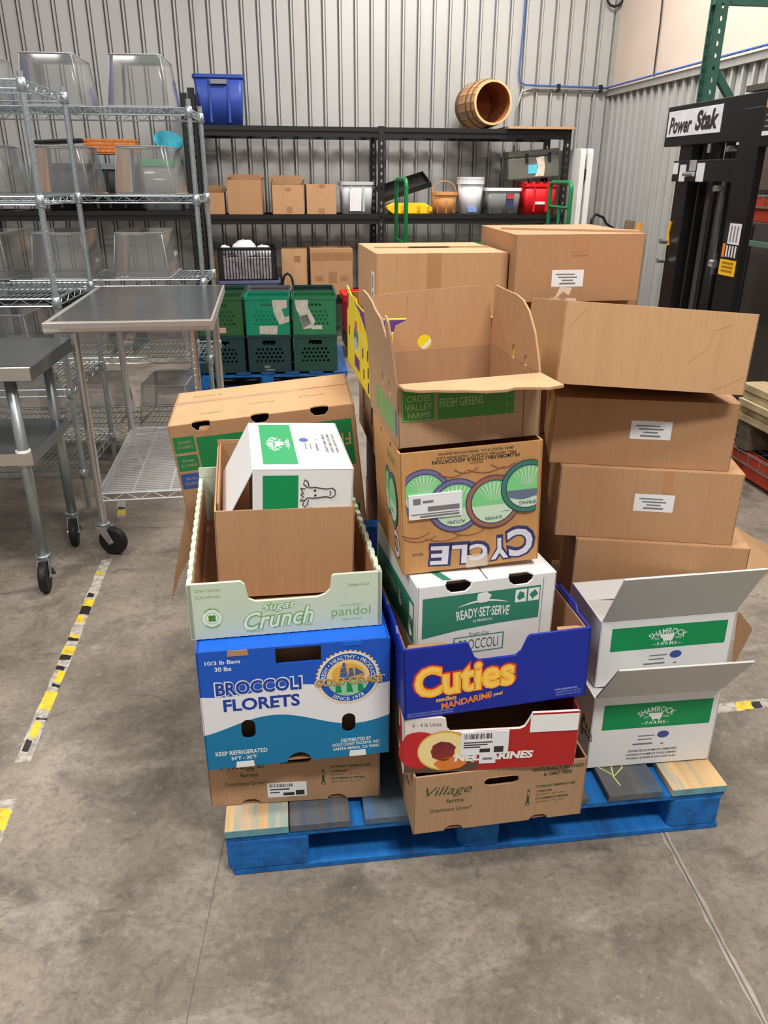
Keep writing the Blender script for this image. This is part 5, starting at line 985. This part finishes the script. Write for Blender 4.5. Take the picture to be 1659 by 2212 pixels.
# folded white table
t = thing('folding_table', 'folded white plastic table standing at the end of the black rack', 'table', room(1.89, -.14, 0), RY); 
for x in (0, .075): MB().prism(rrect(.38, .89, .76, 1.78, .04), F((x, 0, 0), (0, 1, 0), (0, 0, 1), (-1, 0, 0)), -.05, 0).build('table_half', mat('white_plastic_panel', (212, 212, 208), .5, var=.03), t, bevel=.01)
MB().box(.05, .075, .02, .06, 1.5, 1.6).build('hinge', BLKP, t)
tag(MB().tube([room(2.07, -.1, 1.0), room(2.08, -.1, 1.14), room(2.12, -.1, 1.19), room(2.2, -.1, 1.16), room(2.24, -.1, 1.10), room(2.32, -.1, 1.06), room(2.33, -.1, .7), room(2.3, -.1, .0)], .013, 6).build('bent_hose', RUBBER), 'black bent hose standing beside the folded white table', 'hose')
for lab_, dist, ww, zz, m_ in (('dark brown board leaning on the right wall', .96, .18, 1.13, mat('dark_plank', (120, 96, 76), .7)), ('orange plank leaning on the right wall', 1.23, .09, 1.12, mat('orange_plank', (206, 138, 66), .6))):
    mb = MB(); mb.box(0, ww, 0, zz+.02, .0, .025, F(fr_(dist, 0, .22), fr_.u, Vector((fr_.n.x*-.12, fr_.n.y*-.12, .9927)), fr_.n)); tag(mb.build('leaning_board', m_), lab_, 'board')
# ------------------------------------------------------------------ pallet stacker (mast faces left)
MU = Vector((RS, -RC, 0)); MN = Vector((-RC, -RS, 0)); MO = Vector((1.50, 4.60, 0))
t = thing('pallet_stacker', 'black pallet stacker mast with a white lettered sign plate', 'stacker', MO, math.atan2(MU.y, MU.x))
ms = F((0, 0, 0), (1, 0, 0), (0, 0, 1), (0, -1, 0))   # local: x along mast width, y up, +z towards the aisle
def mb_(x0, x1, z0, z1, d0, d1, name, m, bv=.004): return MB().box(x0, x1, z0, z1, d0, d1, ms).build(name, m, t, bevel=bv)
BM_ = mat('stacker_black', (20, 20, 21), .35, var=.15, scale=5); GM = mat('guard_mesh_grey', (88, 84, 88), .6, .3, var=.12, scale=60); WS = mat('sticker_white', (216, 214, 216), .5)
mb_(0, .95, 1.67, 1.86, -.06, .0, 'crosshead', BM_)
mb_(.13, .26, .08, 1.72, -.10, -.03, 'mast_channel', BM_); mb_(.26, .29, .08, 1.70, -.16, -.08, 'mast_channel', BM_)
mb_(.75, .91, .08, 1.80, -.03, .01, 'mast_channel', BM_); mb_(.66, .70, .08, 1.70, -.10, -.05, 'mast_channel', BM_)
mb_(.52, .545, .08, 1.70, -.10, -.06, 'mast_rail', BM_); mb_(.45, .47, .08, 1.70, -.09, -.06, 'mast_rail', BM_)
MB().cyl(ms(.58, .1, -.07), ms(.58, 1.66, -.07), .034, 16).build('lift_cylinder', BM_, t, True)
g_ = mb_(.30, .44, .1, 1.50, -.13, -.12, 'guard_panel', GM); 
mb_(.12, .72, 1.50, 1.60, -.05, -.01, 'carriage_bar', BM_)
for x in (.345, .50, .61): MB().cyl(ms(x, .1, -.05), ms(x, 1.66, -.05), .003, 5).build('chain', INK_D, t)
sg_ = mb_(.025, .555, 1.715, 1.835, 0, .004, 'sign_plate', mat('sign_white', (222, 222, 226), .4), .001)
put_text(MBP := MB(), ms, 'Power', .165, 1.768, .235, .078, .0048, bold=.03, shear=.2); MBP.build('sign_lettering', INK_D, sg_); put_text(MBP := MB(), ms, 'Stak', .425, 1.778, .215, .09, .0048, bold=.045, shear=.2); MBP.build('sign_lettering', INK_D, sg_)
for x0, x1, z0, z1, m_ in ((.13, .18, 1.535, 1.59, WS), (.205, .265, 1.50, 1.58, WS), (.30, .365, 1.55, 1.60, mat('sticker_grey', (150, 150, 152), .5)), (.38, .45, 1.50, 1.585, WS)): MB().box(x0, x1, z0, z1, -.0095, -.007, ms).build('sticker', m_, t)
MB().cyl(ms(.27, 1.535, 0), ms(.37, 1.535, 0), .012, 10).build('adjuster_bolt', CHROME, t); MB().cyl(ms(.45, 1.63, -.02), ms(.45, 1.69, -.02), .012, 10).build('hose_fitting', CHROME, t); MB().cyl(ms(.62, 1.13, -.03), ms(.66, 1.13, -.03), .02, 10).build('lever_knob', CHROME, t); MB().box(.64, .65, 1.08, 1.18, -.04, -.02, ms).build('lever', CHROME, t)
for x, z in ((.68, 1.64), (.62, 1.47), (.15, 1.20), (.15, 1.10)): MB().cyl(ms(x, z, -.02), ms(x, z, .02), .014, 8).build('bolt', CHROME, t)
MB().tube([ms(.155, 1.3, -.025), ms(.15, 1.24, -.02), ms(.157, 1.18, -.025)], .008, 6).build('yellow_cable', mat('yellow_cable', (214, 160, 30), .5), t)
st = MB().box(.765, .90, 1.17, 1.33, .0105, .0125, ms).build('warning_sticker', mat('sticker_black', (34, 32, 34), .5), t)
MB().box(.80, .897, 1.235, 1.325, .0125, .0133, ms).build('white_panel', WS, st); MB().box(.768, .79, 1.175, 1.235, .0125, .0133, ms).build('orange_panel', mat('orange_sticker', (230, 126, 30), .5), st)
for i in range(4): MB().box(.80+.024*i, .812+.024*i, 1.178, 1.228, .0125, .0133, ms).build('text_bar', WS, st)
for i in range(3): MB().box(.815+.026*i, .826+.026*i, 1.245, 1.315, .0133, .0138, ms).build('text_bar', INK_G, st)
ys = MB().box(.765, .90, 1.095, 1.165, .0105, .0125, ms).build('caution_sticker', mat('caution_yellow', (236, 180, 30), .5), t)
for i in range(3): MB().box(.785, .88, 1.11+.018*i, 1.12+.018*i, .0125, .0131, ms).build('text_bar', mat('amber_text', (150, 110, 20), .5), ys)
mb_(.915, 1.25, 1.64, 1.89, -.05, .02, 'mast_head', BM_)
ws = MB().box(.935, 1.05, 1.68, 1.84, .0205, .0225, ms).build('warning_sticker', mat('sticker_black', (34, 32, 34), .5), t); MB().box(.938, 1.047, 1.79, 1.837, .0225, .0232, ms).build('orange_panel', mat('orange_sticker', (230, 126, 30), .5), ws); MB().box(.938, 1.047, 1.683, 1.70, .0225, .0232, ms).build('white_panel', WS, ws)
for i in range(3): MB().box(.95, 1.03, 1.715+.022*i, 1.722+.022*i, .0225, .0232, ms).build('text_bar', INK_G, ws)
for x in (.13, .79): mb_(x, x+.12, .0, .08, -.05, .10, 'base_leg', BM_)
mb_(.05, .45, .05, .40, -.32, -.17, 'power_unit', BM_, .03)
# ------------------------------------------------------------------ green pallet rack beyond the stacker
TG = mat('rack_green', (52, 92, 80), .5, var=.08); RO = mat('rack_red_beam', (176, 58, 36), .5, var=.1); TEAL = mat('rack_teal', (104, 134, 124), .5, .2)
RO_ = Vector((1.82, 5.0, 0)); rk = F((0, 0, 0), (1, 0, 0), (0, 1, 0), (0, 0, 1))
t = thing('pallet_rack', 'green upright pallet rack with red beams behind the stacker', 'rack', RO_, RY)   # local x into the rack, -y towards the camera
def upright(y):
    hs = []
    for i in range(58): hs += [[(.016, .12+.06*i), (.028, .115+.06*i), (.030, .14+.06*i), (.018, .145+.06*i)], [(.048, .12+.06*i), (.060, .115+.06*i), (.062, .14+.06*i), (.05, .145+.06*i)]]
    hz_ = [oval(.035, .11+.06*i, .010, .013, 8) for i in range(58)]
    for x in (0, .72):
        sgn = 1 if x == 0 else -1
        mb = MB(); mb.prism([rect(0, 0, .076, 3.7)]+hs, F((x, y+.076, 0), (0, -1, 0), (0, 0, 1), (-1, 0, 0)), -.003, 0)
        mb.prism([rect(0, 0, .07, 3.7)]+hz_, F((x, y, 0), (1, 0, 0), (0, 0, 1), (0, -1, 0)), -.003, 0); mb.box(x, x+.07, y+.073, y+.076, 0, 3.7); mb.build('upright_post', TG, t)
    for z in (.3, 1.2, 2.42): MB().box(.0, .76, y+.02, y+.055, z-.02, z+.02).build('brace', TG, t)
    for z0, z1 in ((.34, 1.16), (2.10, 1.30), (2.46, 3.5)):
        a_ = Vector((.05, y+.037, z0)); b_ = Vector((.74, y+.037, z1)); d_ = (b_-a_).normalized(); MB().prism(rect(0, -.02, (b_-a_).length, .02), F(a_, d_, Vector((-d_.z, 0, d_.x)), (0, -1, 0)), -.015, .015).build('brace', TG, t)
upright(0); upright(-2.75)
for z in (.085, 1.37):
    for x in (-.01, .74): MB().box(x, x+.045, -2.75, 0, z-.06, z+.06).build('beam', RO, t, bevel=.004)
    dkk = MB(); [dkk.box(-.012, .78, y_, y_+.005, z+.06, z+.065) for y_ in [-2.7+.1*i for i in range(27)]]; [dkk.box(x_, x_+.005, -2.74, -.01, z+.062, z+.067) for x_ in [-.012+.05*i for i in range(16)]]; [dkk.box(-.016, -.012, y_, y_+.006, z+.01, z+.065) for y_ in [-2.7+.1*i for i in range(27)]]; dkk.box(-.016, -.012, -2.74, -.01, z+.006, z+.014); dkk.build('wire_decking', ZINC, t)
MB().box(.0, .05, -2.75, 0, 1.19, 1.215).build('teal_rail', TEAL, t)
PNL = mat('dark_panel', (74, 68, 62), .7, var=.05)
t = thing('dark_cabinet', 'tall dark grey panel cabinet standing inside the pallet rack', 'cabinet', RO_, RY)
MB().box(.16, .70, -.85, -.12, .155, 1.30).build('cabinet_body', PNL, t, bevel=.01); MB().box(.155, .16, -.48, -.47, .25, 1.28).build('door_gap', BLK, t); MB().box(.47, .70, -2.6, -.86, .155, 1.30).build('cabinet_wing', PNL, t)
t = thing('dark_crate', 'dark brown wrapped load on the upper level of the pallet rack', 'load', RO_, RY); MB().box(.14, .70, -2.6, -.25, 1.44, 1.95).build('load_body', mat('dark_wrap', (86, 74, 68), .6, var=.06), t, bevel=.02); MB().box(.12, .70, -2.62, -.23, 1.95, 1.98).build('load_lid', PNL, t)
# stack of lumber pallets on the lowest beams, in front
LW = wood('pale_lumber', (206, 184, 146), (176, 150, 110), .5); t = thing('lumber_stack', 'stack of pale wooden boards on the low red beam at the right edge', 'boards', RO_, RY)
for i in range(5):
    for j in range(3): MB().box(-.005+.01*math.sin(i*2.3)+.145*j, .13+.145*j, -2.2, -.90+.02*math.sin(i*1.7), .305+.040*i, .343+.040*i).build('board', LW, t, bevel=.003)
for y in (-2.1, -1.55, -.98): MB().box(0, .42, y-.05, y+.05, .153, .303).build('bearer', wood('old_lumber', (110, 100, 84), (70, 66, 58), .6), t, bevel=.004)
